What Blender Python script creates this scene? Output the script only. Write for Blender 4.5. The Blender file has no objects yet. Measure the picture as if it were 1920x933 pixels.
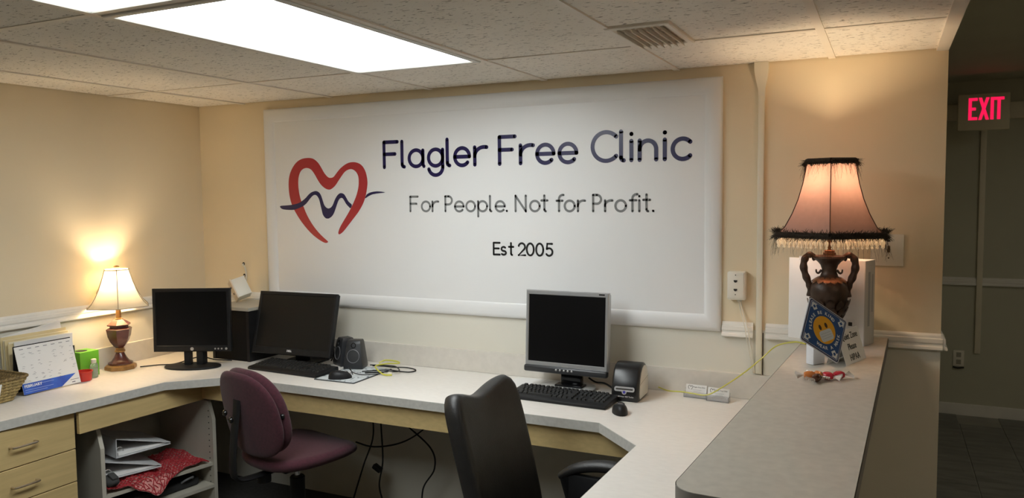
import bpy, bmesh, math, random
from mathutils import Vector, Matrix, Euler
from mathutils.geometry import tessellate_polygon
random.seed(7)
PI = math.pi
SC = bpy.context.scene
COL = SC.collection

# ------------------------------------------------------------------ camera
YAW, PITCH, ROLL, FPX = 0.448, -0.069, -0.0101, 1467.4
CAM = Vector((1.9553, -3.3362, 1.619))
fwd = Vector((-math.sin(YAW) * math.cos(PITCH), math.cos(YAW) * math.cos(PITCH), math.sin(PITCH)))
right = Vector((math.cos(YAW), math.sin(YAW), 0))
up = right.cross(fwd)
r2 = math.cos(ROLL) * right + math.sin(ROLL) * up
u2 = -math.sin(ROLL) * right + math.cos(ROLL) * up
cd = bpy.data.cameras.new('camera')
cam = bpy.data.objects.new('camera', cd)
COL.objects.link(cam)
cam.matrix_world = Matrix.Translation(CAM) @ Matrix((r2, u2, -fwd)).transposed().to_4x4()
cd.sensor_width = 36
cd.lens = FPX * 36 / 1920
cd.clip_start = 0.02
SC.camera = cam

# ------------------------------------------------------------------ world, exposure, lamp powers
w = bpy.data.worlds.new('world')
SC.world = w
w.use_nodes = True
w.node_tree.nodes['Background'].inputs[0].default_value = (0.9, 0.95, 1, 1)
w.node_tree.nodes['Background'].inputs[1].default_value = 0.0
SC.view_settings.view_transform = 'Standard'
SC.view_settings.look = 'None'
SC.view_settings.gamma = 1
SC.view_settings.use_curve_mapping = False
SC.view_settings.exposure = 0.38
PANEL = 8.6        # radiance of the ceiling panels
BULB1 = 6.3        # cream lamp on the desk
BULB2 = 7.0        # urn lamp on the bar

# ------------------------------------------------------------------ materials
MATS = {}
def mat(name, col=(.5, .5, .5), rough=.5, metal=0, spec=.5, var=0, vscale=8, bump=0, bscale=60, trans=0,
        emit=None, estr=0, stretch=None, sheen=0, coat=0, alpha=1, translucent=0, dark=None, fleck=None):
    if name in MATS:
        return MATS[name]
    m = bpy.data.materials.new(name)
    m.use_nodes = True
    nt = m.node_tree
    N, L = nt.nodes, nt.links
    b = N['Principled BSDF']
    b.inputs['Base Color'].default_value = (*col, 1)
    b.inputs['Roughness'].default_value = rough
    b.inputs['Metallic'].default_value = metal
    b.inputs['Specular IOR Level'].default_value = spec
    b.inputs['Transmission Weight'].default_value = trans
    b.inputs['Coat Weight'].default_value = coat
    b.inputs['Sheen Weight'].default_value = sheen
    b.inputs['Alpha'].default_value = alpha
    if emit:
        b.inputs['Emission Color'].default_value = (*emit, 1)
        b.inputs['Emission Strength'].default_value = estr
    geo = N.new('ShaderNodeNewGeometry')
    mp = N.new('ShaderNodeMapping')
    mp.inputs['Scale'].default_value = stretch or (1, 1, 1)
    L.new(geo.outputs['Position'], mp.inputs['Vector'])
    src = None
    if var:
        n = N.new('ShaderNodeTexNoise')
        n.inputs['Scale'].default_value = vscale
        n.inputs['Detail'].default_value = 5
        L.new(mp.outputs[0], n.inputs['Vector'])
        r = N.new('ShaderNodeValToRGB')
        r.color_ramp.elements[0].position = .3
        r.color_ramp.elements[1].position = .7
        lo = dark or tuple(c * (1 - var) for c in col)
        hi = tuple(min(1, c * (1 + var * .6)) for c in col)
        r.color_ramp.elements[0].color = (*lo, 1)
        r.color_ramp.elements[1].color = (*hi, 1)
        L.new(n.outputs['Fac'], r.inputs[0])
        src = r.outputs[0]
    if fleck:      # (scale, threshold, colour, stretch)
        mp2 = N.new('ShaderNodeMapping')
        mp2.inputs['Scale'].default_value = fleck[3]
        L.new(geo.outputs['Position'], mp2.inputs['Vector'])
        n2 = N.new('ShaderNodeTexNoise')
        n2.inputs['Scale'].default_value = fleck[0]
        n2.inputs['Detail'].default_value = 2
        n2.inputs['Distortion'].default_value = .6
        L.new(mp2.outputs[0], n2.inputs['Vector'])
        r2_ = N.new('ShaderNodeValToRGB')
        r2_.color_ramp.elements[0].position = fleck[1]
        r2_.color_ramp.elements[1].position = fleck[1] + .035
        L.new(n2.outputs['Fac'], r2_.inputs[0])
        mx = N.new('ShaderNodeMix')
        mx.data_type = 'RGBA'
        L.new(r2_.outputs[0], mx.inputs['Factor'])
        if src:
            L.new(src, mx.inputs['A'])
        else:
            mx.inputs['A'].default_value = (*col, 1)
        mx.inputs['B'].default_value = (*fleck[2], 1)
        src = mx.outputs['Result']
    if src:
        L.new(src, b.inputs['Base Color'])
    if bump:
        n3 = N.new('ShaderNodeTexNoise')
        n3.inputs['Scale'].default_value = bscale
        n3.inputs['Detail'].default_value = 4
        L.new(mp.outputs[0], n3.inputs['Vector'])
        bp = N.new('ShaderNodeBump')
        bp.inputs['Strength'].default_value = bump
        bp.inputs['Distance'].default_value = .002
        L.new(n3.outputs['Fac'], bp.inputs['Height'])
        L.new(bp.outputs[0], b.inputs['Normal'])
    if translucent:
        tr = N.new('ShaderNodeBsdfTranslucent')
        if src:
            L.new(src, tr.inputs[0])
        else:
            tr.inputs[0].default_value = (*col, 1)
        ms = N.new('ShaderNodeMixShader')
        ms.inputs[0].default_value = translucent
        L.new(b.outputs[0], ms.inputs[1])
        L.new(tr.outputs[0], ms.inputs[2])
        L.new(ms.outputs[0], N['Material Output'].inputs[0])
    MATS[name] = m
    return m

M_wall = mat('cream_wall_paint', (.80, .675, .475), .75, var=.05, vscale=1.2, bump=.15, bscale=220)
M_wains = mat('pale_lower_wall_paint', (.70, .67, .585), .75, var=.04, vscale=2, bump=.12, bscale=220)
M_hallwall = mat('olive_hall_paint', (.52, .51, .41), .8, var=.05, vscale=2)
M_white = mat('white_trim_paint', (.80, .78, .73), .5, var=.04, vscale=9)
M_raceway = mat('cream_raceway_plastic', (.76, .70, .56), .5, var=.03)
M_tile = mat('mineral_fibre_tile', (.86, .80, .71), .95, var=.06, vscale=3, bump=.5, bscale=160,
             fleck=(72, .63, (.26, .22, .17), (.6, 1.9, 1)))
M_grid = mat('ceiling_grid_paint', (.82, .75, .65), .55, var=.03)
M_floor = mat('brown_carpet', (.06, .056, .05), .95, var=.3, vscale=60, bump=.5, bscale=300)
M_halltile = mat('grey_floor_tile', (.20, .20, .185), .5, var=.3, vscale=5, stretch=(1, 4, 1))
M_grout = mat('pale_grout', (.33, .32, .29), .9, var=.1)
M_panel = mat('lit_diffuser', (.9, .9, .9), .5, emit=(.95, 1, 1), estr=PANEL)
M_frame = mat('troffer_frame_enamel', (.70, .68, .63), .4)
M_lam = mat('desk_laminate', (.78, .745, .70), .38, var=.04, vscale=30, stretch=(1, 3, 1), bump=.05, bscale=300)
M_edge = mat('laminate_edge_band', (.50, .49, .455), .5, var=.1, vscale=60)
M_bar = mat('bar_laminate', (.54, .51, .45), .42, var=.08, vscale=40, bump=.05, bscale=300)
M_baredge = mat('bar_edge_band', (.22, .20, .175), .5, var=.1)
M_splash = mat('backsplash_laminate', (.66, .62, .56), .5, var=.05, vscale=30)
M_maple = mat('maple_veneer', (.55, .41, .19), .45, var=.10, vscale=5, stretch=(6, 1, 14))
M_melamine = mat('beige_melamine', (.46, .43, .36), .5, var=.05, vscale=10)
M_nickel = mat('brushed_nickel', (.62, .56, .48), .3, metal=1)
M_blackp = mat('black_plastic', (.010, .010, .011), .45, spec=.3, var=.2, vscale=40)
M_blackg = mat('black_gloss_plastic', (.008, .008, .009), .12)
M_screen = mat('dark_screen', (.003, .003, .0035), .28, spec=.25)
M_screenm = mat('matte_dark_screen', (.009, .008, .007), .5, spec=.25)
M_silver = mat('silver_plastic', (.50, .51, .53), .32, metal=.7)
M_key = mat('key_plastic', (.018, .018, .018), .5, var=.2, vscale=90)
M_keyleg = mat('key_legend', (.35, .35, .35), .6)
M_leather = mat('black_leather', (.016, .015, .0145), .42, bump=.35, bscale=240, var=.2, vscale=20)
M_burg = mat('burgundy_upholstery', (.060, .012, .021), .95, bump=.6, bscale=420, var=.25, vscale=90, sheen=.12)
M_chrome = mat('chrome', (.7, .7, .7), .15, metal=1)
M_vinyl = mat('banner_vinyl', (.80, .80, .80), .38, var=.015, vscale=1.5, bump=.03, bscale=30)
M_navy = mat('navy_print', (.014, .010, .072), .28)
M_red = mat('red_print', (.42, .028, .035), .35)
M_grey = mat('grey_print', (.22, .225, .225), .25)
M_ink = mat('black_print', (.012, .012, .012), .4)
M_paper = mat('white_paper', (.80, .79, .78), .8, var=.03)
M_manila = mat('manila_card', (.74, .62, .36), .8, var=.06)
M_cream = mat('cream_card', (.80, .74, .58), .8, var=.05)

# ------------------------------------------------------------------ mesh building
class B:
    def __init__(self):
        self.v = []
        self.f = []
    def add(self, vs, fs, M=None):
        o = len(self.v)
        for p in vs:
            p = Vector(p)
            self.v.append(M @ p if M is not None else p)
        for f in fs:
            self.f.append([i + o for i in f])
        return self
    def bm(self, bm, M=None):
        bm.verts.index_update()
        self.add([v.co.copy() for v in bm.verts], [[v.index for v in f.verts] for f in bm.faces], M)
        bm.free()
        return self
    def box(self, c, s, M=None, bev=0, seg=2, rot=None):
        bm = bmesh.new()
        bmesh.ops.create_cube(bm, size=1)
        for v in bm.verts:
            v.co = Vector((v.co.x * s[0], v.co.y * s[1], v.co.z * s[2]))
        if bev:
            bmesh.ops.bevel(bm, geom=bm.edges[:], offset=bev, segments=seg, affect='EDGES', profile=.5, clamp_overlap=True)
        T = Matrix.Translation(c)
        if rot:
            T = T @ Euler(rot).to_matrix().to_4x4()
        return self.bm(bm, (M @ T) if M is not None else T)
    def lathe(self, prof, n=32, M=None, cap=True, sq=None):
        # prof [(r, z)]; sq: polygonal cross-section when n is small
        vs, fs = [], []
        for r, z in prof:
            for i in range(n):
                a = 2 * PI * (i + .5) / n
                vs.append((r * math.cos(a), r * math.sin(a), z))
        for j in range(len(prof) - 1):
            for i in range(n):
                k = (i + 1) % n
                fs.append([j * n + i, j * n + k, (j + 1) * n + k, (j + 1) * n + i])
        if cap:
            if prof[0][0] > 1e-5:
                fs.append(list(range(n))[::-1])
            if prof[-1][0] > 1e-5:
                fs.append([(len(prof) - 1) * n + i for i in range(n)])
        return self.add(vs, fs, M)
    def cyl(self, a, b, r, n=16, M=None, r2=None):
        return self.tube([a, b], r, n, M, r2)
    def tube(self, pts, r, n=8, M=None, r2=None, flat=1.0):
        pts = [Vector(p) for p in pts]
        m = len(pts)
        vs, fs = [], []
        prev = None
        for i, p in enumerate(pts):
            t = (pts[min(i + 1, m - 1)] - pts[max(i - 1, 0)]).normalized()
            if prev is None:
                a = Vector((0, 0, 1)) if abs(t.z) < .9 else Vector((1, 0, 0))
                x = t.cross(a).normalized()
            else:
                x = (prev - t * prev.dot(t)).normalized()
            prev = x
            y = t.cross(x)
            if callable(r):
                rr = r(i / (m - 1))
            else:
                rr = r if r2 is None else r + (r2 - r) * i / (m - 1)
            for k in range(n):
                an = 2 * PI * k / n
                vs.append(p + x * rr * math.cos(an) + y * rr * flat * math.sin(an))
        for j in range(m - 1):
            for i in range(n):
                k = (i + 1) % n
                fs.append([j * n + i, j * n + k, (j + 1) * n + k, (j + 1) * n + i])
        fs.append(list(range(n))[::-1])
        fs.append([(m - 1) * n + i for i in range(n)])
        return self.add(vs, fs, M)
    def prism(self, poly, z0, z1, M=None, bev=0, seg=2):
        n = len(poly)
        bm = bmesh.new()
        lo = [bm.verts.new((x, y, z0)) for x, y in poly]
        hi = [bm.verts.new((x, y, z1)) for x, y in poly]
        bm.faces.new(lo[::-1])
        bm.faces.new(hi)
        for i in range(n):
            k = (i + 1) % n
            bm.faces.new((lo[i], lo[k], hi[k], hi[i]))
        bmesh.ops.recalc_face_normals(bm, faces=bm.faces)
        if bev:
            es = [e for e in bm.edges if abs(e.verts[0].co.z - e.verts[1].co.z) < 1e-6]
            bmesh.ops.bevel(bm, geom=es, offset=bev, segments=seg, affect='EDGES', profile=.5, clamp_overlap=True)
        return self.bm(bm, M)
    def flat(self, poly, M=None):
        vs = [Vector((x, y, 0)) for x, y in poly]
        return self.add(vs, [list(t) for t in tessellate_polygon([vs])], M)
    def frame(self, x0, x1, y0, y1, prof, M=None):
        # mitred frame in the XY plane; prof [(inset, height)]
        vs, fs = [], []
        for t, h in prof:
            vs += [(x0 + t, y0 + t, h), (x1 - t, y0 + t, h), (x1 - t, y1 - t, h), (x0 + t, y1 - t, h)]
        for j in range(len(prof) - 1):
            for i in range(4):
                k = (i + 1) % 4
                fs.append([j * 4 + i, j * 4 + k, (j + 1) * 4 + k, (j + 1) * 4 + i])
        return self.add(vs, fs, M)
    def grid(self, fn, nu, nv, M=None, wrap=False):
        vs = [fn(i / nu, j / nv) for j in range(nv + 1) for i in range(nu + 1)]
        W = nu + 1
        fs = [[j * W + i, j * W + i + 1, (j + 1) * W + i + 1, (j + 1) * W + i] for j in range(nv) for i in range(nu)]
        return self.add(vs, fs, M)
    def mesh(self, name, smooth=True, angle=35, fix=True):
        me = bpy.data.meshes.new(name)
        me.from_pydata([tuple(p) for p in self.v], [], self.f)
        if fix:
            bm = bmesh.new()
            bm.from_mesh(me)
            bmesh.ops.recalc_face_normals(bm, faces=bm.faces)
            bm.to_mesh(me)
            bm.free()
        if smooth:
            me.polygons.foreach_set('use_smooth', [True] * len(me.polygons))
            me.set_sharp_from_angle(angle=math.radians(angle))
        me.update()
        return me
    def build(self, name, m, parent=None, smooth=True, angle=35, label=None, fix=True):
        me = self.mesh(name, smooth, angle, fix)
        me.materials.append(m)
        return put(name, me, parent, label=label)

def put(name, me, parent=None, loc=None, rot=None, label=None):
    o = bpy.data.objects.new(name, me)
    COL.objects.link(o)
    if parent:
        o.parent = parent
    if loc:
        o.location = loc
    if rot:
        o.rotation_euler = rot
    if label:
        o['label'] = label
    return o

def tag(o, label, cat, group=None, kind=None):
    o['label'] = label
    o['category'] = cat
    if group:
        o['group'] = group
    if kind:
        o['kind'] = kind
    return o

def thing(name, label, cat, loc=(0, 0, 0), rz=0, group=None, rot=None):
    o = bpy.data.objects.new(name, None)
    o.empty_display_size = .05
    COL.objects.link(o)
    o.location = loc
    o.rotation_euler = rot or (0, 0, rz)
    return tag(o, label, cat, group)

def struct(name, b, m, label, smooth=False):
    o = b.build(name, m, None, smooth)
    o['kind'] = 'structure'
    o['label'] = label
    return o

def copy_tree(o, parent=None):
    c = o.copy()
    COL.objects.link(c)
    c.parent = parent
    for ch in list(o.children):
        copy_tree(ch, c)
    return c

def smooth_path(pts, k=8):
    pts = [Vector(p) for p in pts]
    out = []
    for i in range(len(pts) - 1):
        p0, p1, p2, p3 = pts[max(i - 1, 0)], pts[i], pts[i + 1], pts[min(i + 2, len(pts) - 1)]
        for j in range(k):
            t = j / k
            out.append(.5 * ((2 * p1) + (p2 - p0) * t + (2 * p0 - 5 * p1 + 4 * p2 - p3) * t * t + (3 * p1 - p0 - 3 * p2 + p3) * t ** 3))
    out.append(pts[-1])
    return out

def rrect(x0, x1, y0, y1, r, n=5):
    out = []
    for cx, cy, a0 in ((x1 - r, y1 - r, 0), (x0 + r, y1 - r, 90), (x0 + r, y0 + r, 180), (x1 - r, y0 + r, 270)):
        for i in range(n + 1):
            a = math.radians(a0 + 90 * i / n)
            out.append((cx + r * math.cos(a), cy + r * math.sin(a)))
    return out

def text(body, size, M, m, parent, name='lettering', align='CENTER', bold=0, sx=1.0, depth=.0003):
    c = bpy.data.curves.new('txt', 'FONT')
    c.body = body
    c.size = size
    c.align_x = align
    c.offset = bold
    c.extrude = depth
    c.resolution_u = 3
    o = bpy.data.objects.new('txt', c)
    COL.objects.link(o)
    bpy.context.view_layer.update()
    me = bpy.data.meshes.new_from_object(o.evaluated_get(bpy.context.evaluated_depsgraph_get()))
    bpy.data.objects.remove(o)
    bpy.data.curves.remove(c)
    me.transform(M @ Matrix.Scale(sx, 4, (1, 0, 0)))
    me.name = name
    me.materials.clear()
    me.materials.append(m)
    return put(name, me, parent)

XZ = lambda y: Matrix(((1, 0, 0, 0), (0, 0, -1, y), (0, 1, 0, 0), (0, 0, 0, 1)))   # local xy -> world xz, facing -y

# ================================================================== THE SETTING
XL, XR = -1.644, 2.145         # left wall, end of the back wall
HC, HH = 2.141, 2.38           # ceiling of the reception, ceiling of the hall
YF = 3.07                      # far wall of the hall
YB = -6.0                      # wall behind the camera
XH = 4.2

fl = struct('floor', B().box((1.25, -1.5, -.02), (6.2, 9.4, .04)), M_floor, 'carpeted floor of the reception room')
struct('wall_back', B().box(((XL + XR) / 2, .06, HC / 2 + .13), (XR - XL, .12, HC + .26)), M_wall, 'cream painted back wall carrying the banner')
struct('wall_back_lower', B().box(((XL + XR) / 2, -.0015, .525), (XR - XL, .003, 1.05)), M_wains, 'pale lower part of the back wall below the chair rail')
struct('wall_left_lower', B().box((XL + .0015, YB / 2, .525), (.003, -YB - .01, 1.05)), M_wains, 'pale lower part of the left wall below the chair rail')
struct('wall_left', B().box((XL - .06, (YB + .12) / 2, HC / 2), (.12, .12 - YB, HC + .1)), M_wall, 'cream painted left wall behind the small lamp')
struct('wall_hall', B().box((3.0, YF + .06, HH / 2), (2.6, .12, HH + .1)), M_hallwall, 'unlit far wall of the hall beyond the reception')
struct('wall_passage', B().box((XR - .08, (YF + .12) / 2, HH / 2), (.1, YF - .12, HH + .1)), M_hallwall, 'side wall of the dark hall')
struct('wall_right', B().box((XH + .06, (YB + YF) / 2, HH / 2), (.12, YF - YB + .24, HH + .1)), M_wall, 'right wall of the hall')
struct('wall_rear', B().box((1.25, YB - .06, HH / 2), (6.1, .12, HH + .1)), M_wall, 'wall behind the viewpoint')

# hall floor: grout bed and separate tiles
ht = struct('floor_hall', B().box((3.17, 1.33, .002), (2.05, 3.48, .004)), M_grout, 'grey tiled floor of the hall')
tw, tl = .255, .51
tb = B().box((0, 0, 0), (tw - .006, tl - .006, .008), bev=.0015, seg=1)
tme = tb.mesh('floor_tile', False)
tme.materials.append(M_halltile)
i = 0
x = 2.155 + .02
while x < 3.6:
    y = YF - .02 - (.25 if i % 2 else 0)
    while y > -.3:
        put('floor_tile', tme, ht, (x + tw / 2, y - tl / 2, .005))
        y -= tl
    x += tw
    i += 1

# ceiling: plenum slab, tiles and grid bars as children
X0, DX, ROW = -1.3036, .61, -.59
rows = [0.0, ROW]
while rows[-1] > YB:
    rows.append(rows[-1] - 1.22)
rows[-1] = YB
cols = [XL] + [X0 + DX * k for k in range(6)] + [XR - .03]
ce = struct('ceiling', B().box(((XL + XR) / 2, YB / 2, HC + .06), (XR - XL, -YB, .06)), M_tile, 'suspended ceiling of fissured tiles in a painted grid')
meshes = {}
for a in range(len(cols) - 1):
    for b in range(len(rows) - 1):
        if a == 3 and b in (1, 2):
            continue
        sx, sy = cols[a + 1] - cols[a], rows[b] - rows[b + 1]
        key = (round(sx, 3), round(sy, 3))
        if key not in meshes:
            me = B().box((0, 0, 0), (sx - .012, sy - .012, .016), bev=.003, seg=1).mesh('ceiling_tile', False)
            me.materials.append(M_tile)
            meshes[key] = me
        o = put('ceiling_tile', meshes[key], ce, ((cols[a] + cols[a + 1]) / 2, (rows[b] + rows[b + 1]) / 2, HC + .0095))
        o.rotation_euler = (random.uniform(-.002, .002), random.uniform(-.002, .002), 0)
for xx in cols[1:-1]:
    B().box((xx, YB / 2, HC - .001), (.026, -YB, .006)).build('grid_bar', M_grid, ce, False)
for yy in rows[1:-1]:
    for a in range(len(cols) - 1):
        B().box(((cols[a] + cols[a + 1]) / 2, yy, HC + .0005), (cols[a + 1] - cols[a] - .026, .024, .005)).build('grid_bar', M_grid, ce, False)
B().box((XR - .02, YB / 2, HC - .001), (.04, -YB, .012)).build('edge_trim', M_grid, ce, False)
B().box((XR - .004, YB / 2, HC + .12), (.008, -YB, .25)).build('soffit_board', M_hallwall, ce, False)
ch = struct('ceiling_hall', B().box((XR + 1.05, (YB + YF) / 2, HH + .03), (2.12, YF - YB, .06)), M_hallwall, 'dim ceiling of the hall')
for xx in (2.86, 3.47):
    B().box((xx, (YB + YF) / 2, HH - .004), (.03, YF - YB, .01)).build('grid_bar', M_grid, ch, False)
for yy in (2.62, 1.4, .18):
    B().box((3.4, yy, HH - .003), (1.1, .024, .008)).build('grid_bar', M_grid, ch, False)

# ------------------------------------------------------------------ trims
RAILP = [(0, 0), (.022, 0), (.024, .004), (.022, .012), (.014, .016), (.013, .022), (.017, .028), (.016, .042), (.010, .046), (.010, .052), (.006, .058), (0, .062)]
def rail(b, p0, p1, out, z0, s=1.0):
    p0, p1, out = Vector(p0), Vector(p1), Vector(out)
    n = len(RAILP)
    vs = []
    for p in (p0, p1):
        for d, h in RAILP:
            vs.append((p.x + out.x * d * s, p.y + out.y * d * s, z0 + h * s))
    fs = [[i, (i + 1) % n, n + (i + 1) % n, n + i] for i in range(n)] + [list(range(n))[::-1], [n + i for i in range(n)]]
    b.add(vs, fs)
    return b
struct('trim_1', rail(B(), (XL, YB), (XL, -.005), (1, 0), 1.030), M_white, 'white chair rail along the left wall', True)
struct('trim_2', rail(B(), (XL, 0), (-1.15, 0), (0, -1), 1.024), M_white, 'white chair rail piece left of the banner', True)
struct('trim_3', rail(B(), (1.335, 0), (1.461, 0), (0, -1), 1.018), M_white, 'short white chair rail piece under the phone jack', True)
t4 = rail(B(), (1.511, 0), (XR + .006, 0), (0, -1), 1.018)
rail(t4, (XR, -.012), (XR, .12), (1, 0), 1.018)
struct('trim_4', t4, M_white, 'white chair rail behind the binder, running to the wall end', True)
struct('trim_5', rail(B(), (2.1, YF), (2.53, YF), (0, -1), .945, .9), M_white, 'hall chair rail left of the hall raceway', True)
struct('trim_6', rail(B(), (2.566, YF), (4.2, YF), (0, -1), .945, .9), M_white, 'hall chair rail right of the hall raceway', True)
struct('baseboard_hall', B().box((3.15, YF - .008, .045), (2.1, .016, .085), bev=.004), M_white, 'white baseboard along the hall wall')

# vertical raceway on the back wall with a flared top fitting
rc = thing('cable_raceway', 'cream vertical cable raceway with flared top between banner and lamp', 'raceway', (1.485, 0, .87))
B().box((0, -.008, .57), (.024, .016, 1.14), bev=.002).build('cover', M_raceway, rc)
cp = B()
prof = [(.013, .015, 1.12), (.0135, .017, 1.165), (.022, .026, 1.205), (.027, .032, 1.235), (.027, .034, 1.271)]
vs, fs = [], []
for hw, d, z in prof:
    vs += [(-hw, 0, z), (hw, 0, z), (hw, -d, z), (-hw, -d, z)]
for j in range(len(prof) - 1):
    for k in range(4):
        fs.append([j * 4 + k, j * 4 + (k + 1) % 4, j * 4 + 4 + (k + 1) % 4, j * 4 + 4 + k])
fs += [[3, 2, 1, 0], [16, 17, 18, 19]]
cp.add(vs, fs).build('top_fitting', M_raceway, rc, True, 60)
B().box((.0155, -.002, .06), (.004, .004, .22)).build('caulk_gap', mat('dark_gap', (.06, .04, .03), .9, var=.4, vscale=80), rc, False)

# raceways in the hall
B1 = B().box((0, -.01, 0), (.036, .02, 1.66), bev=.002)
tag(put('hall_raceway', B1.mesh('hall_raceway'), None, (2.549, YF, 1.29)), 'vertical raceway running down the dim hall wall below the exit sign', 'raceway').data.materials.append(M_raceway)
B1 = B().box((0, -.02, 0), (1.75, .04, .11), bev=.002)
tag(put('hall_raceway', B1.mesh('hall_raceway'), None, (3.1, YF, 2.165)), 'wide horizontal raceway on the hall wall behind the exit sign', 'raceway').data.materials.append(M_raceway)

# ================================================================== CEILING FIXTURES
def troffer(y0, y1, label):
    xa, xb = cols[3], cols[4]
    t = thing('ceiling_light', label, 'ceiling light', ((xa + xb) / 2, (y0 + y1) / 2, HC), 0, 'recessed fluorescent panels')
    hx, hy = (xb - xa) / 2 - .012, (y1 - y0) / 2 - .012
    B().frame(-hx, hx, -hy, hy, [(0, .02), (0, -.006), (.004, -.008), (.022, -.008), (.026, -.004), (.026, .02)]).build('frame', M_frame, t, False)
    B().box((0, 0, .004), (2 * hx - .05, 2 * hy - .05, .008)).build('diffuser', M_panel, t, False)
    B().box((0, 0, .045), (2 * hx, 2 * hy, .05)).build('housing', M_frame, t, False)
troffer(rows[2], rows[1], 'bright fluorescent ceiling panel nearest the banner')
troffer(rows[3], rows[2], 'fluorescent ceiling panel cut off by the top left edge of the picture')

def added_hall_light(y, label, e):  # panels added out of view to brighten the hall and the wall end
    t = thing('ceiling_light', label, 'ceiling light', (3.55, y, HH))
    B().frame(-.15, .15, -.6, .6, [(0, .0), (0, -.010), (.004, -.012), (.022, -.012), (.026, -.008), (.026, -.001)]).build('frame', M_frame, t, False)
    B().box((0, 0, -.005), (.25, 1.15, .006)).build('diffuser', mat('added_diffuser_%d' % e, (.9, .9, .9), .5, emit=(1, .95, .82), estr=e), t, False)
added_hall_light(1.0, 'unseen ceiling panel added to brighten the far end of the hall', 4)
added_hall_light(-2.6, 'unseen ceiling panel added at the near end of the hall to light the wall end by the bar', 9)

v = thing('air_vent', 'square louvred air vent in the ceiling near the raceway', 'vent', (1.24, -.775, HC), 0)
B().frame(-.105, .105, -.175, .175, [(0, .006), (0, -.006), (.004, -.009), (.02, -.009), (.024, -.004), (.024, .02)]).build('frame', M_grid, v, False)
B().box((0, 0, .005), (.17, .31, .004)).build('backing', mat('vent_shadow', (.05, .045, .04), .9), v, False)
sl = B().box((0, 0, 0), (.002, .304, .026), rot=(0, -.55, 0)).mesh('slat', False)
sl.materials.append(M_grid)
for k in range(7):
    put('slat', sl, v, (-.07 + k * .0235, 0, -.010))

# ================================================================== BANNER
bn = thing('wall_banner', 'large white vinyl wall banner with heart logo and lettering', 'banner', (0, 0, 0))
BX0, BX1, BZ0, BZ1 = -1.148, 1.33, 1.035, 2.098
B().box(((BX0 + BX1) / 2, -.005, (BZ0 + BZ1) / 2), (BX1 - BX0 - .02, .01, BZ1 - BZ0 - .02)).build('panel', M_vinyl, bn, False)
PR = [(0, 0), (0, .012), (.006, .020), (.018, .025), (.036, .027), (.054, .023), (.066, .015), (.072, .0095)]
B().frame(BX0, BX1, BZ0, BZ1, PR, XZ(0)).build('border', M_vinyl, bn, True, 50)
HEART = [(-731,1377),(-750,1374),(-792,1392),(-845,1427),(-898,1478),(-940,1530),(-970,1582),(-984,1634),(-987,1687),(-981,1730),(-963,1768),(-933,1802),(-897,1821),(-853,1827),(-815,1822),(-784,1802),(-763,1776),(-743,1746),(-722,1725),(-705,1718),(-683,1722),(-664,1740),(-640,1763),(-613,1781),(-585,1793),(-554,1797),(-523,1792),(-498,1778),(-479,1753),(-468,1720),(-465,1687),(-470,1654),(-481,1613),(-499,1576),(-526,1539),(-557,1506),(-594,1468),(-626,1436),(-648,1422),(-658,1422),(-659,1433),(-647,1459),(-619,1497),(-587,1539),(-560,1581),(-538,1622),(-524,1663),(-520,1696),(-523,1725),(-538,1748),(-560,1760),(-583,1759),(-607,1748),(-628,1727),(-649,1703),(-671,1678),(-693,1662),(-714,1656),(-740,1664),(-766,1683),(-787,1709),(-807,1739),(-828,1763),(-852,1773),(-879,1771),(-901,1756),(-915,1729),(-920,1694),(-917,1651),(-907,1608),(-889,1569),(-866,1522),(-833,1474),(-796,1434),(-760,1404),(-731,1383)]
WAVE = [(-1051,1565),(-1045,1572),(-1006,1574),(-961,1578),(-922,1586),(-894,1599),(-871,1614),(-849,1633),(-827,1645),(-800,1650),(-781,1643),(-768,1628),(-758,1603),(-748,1577),(-736,1563),(-720,1557),(-703,1563),(-690,1577),(-677,1602),(-662,1623),(-646,1635),(-631,1637),(-615,1631),(-602,1614),(-588,1593),(-567,1576),(-576,1558),(-588,1566),(-604,1581),(-616,1599),(-626,1610),(-637,1612),(-649,1604),(-660,1585),(-673,1556),(-686,1530),(-703,1512),(-724,1503),(-743,1507),(-758,1524),(-765,1547),(-773,1577),(-780,1603),(-790,1620),(-803,1629),(-819,1627),(-839,1612),(-861,1590),(-884,1573),(-917,1560),(-956,1550),(-1001,1550),(-1035,1554)]
TAIL = [(-481,1609),(-473,1626),(-457,1636),(-432,1642),(-402,1644),(-363,1640),(-360,1638),(-388,1635),(-417,1632),(-442,1627),(-463,1618)]
def closed_smooth(P, k=3):
    P = [Vector((a / 1000, b / 1000)) for a, b in P]
    n = len(P)
    out = []
    for i in range(n):
        p0, p1, p2, p3 = P[i - 1], P[i], P[(i + 1) % n], P[(i + 2) % n]
        for j in range(k):
            t = j / k
            q = .5 * ((2 * p1) + (p2 - p0) * t + (2 * p0 - 5 * p1 + 4 * p2 - p3) * t * t + (3 * p1 - p0 - 3 * p2 + p3) * t ** 3)
            out.append((q.x, q.y))
    return out
B().flat(closed_smooth(HEART), XZ(-.0108)).build('heart_emblem', M_red, bn, False, fix=False)
B().flat(closed_smooth(WAVE), XZ(-.0114)).build('pulse_emblem', M_navy, bn, False, fix=False)
B().flat(closed_smooth(TAIL), XZ(-.0114)).build('pulse_emblem', M_navy, bn, False, fix=False)

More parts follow.
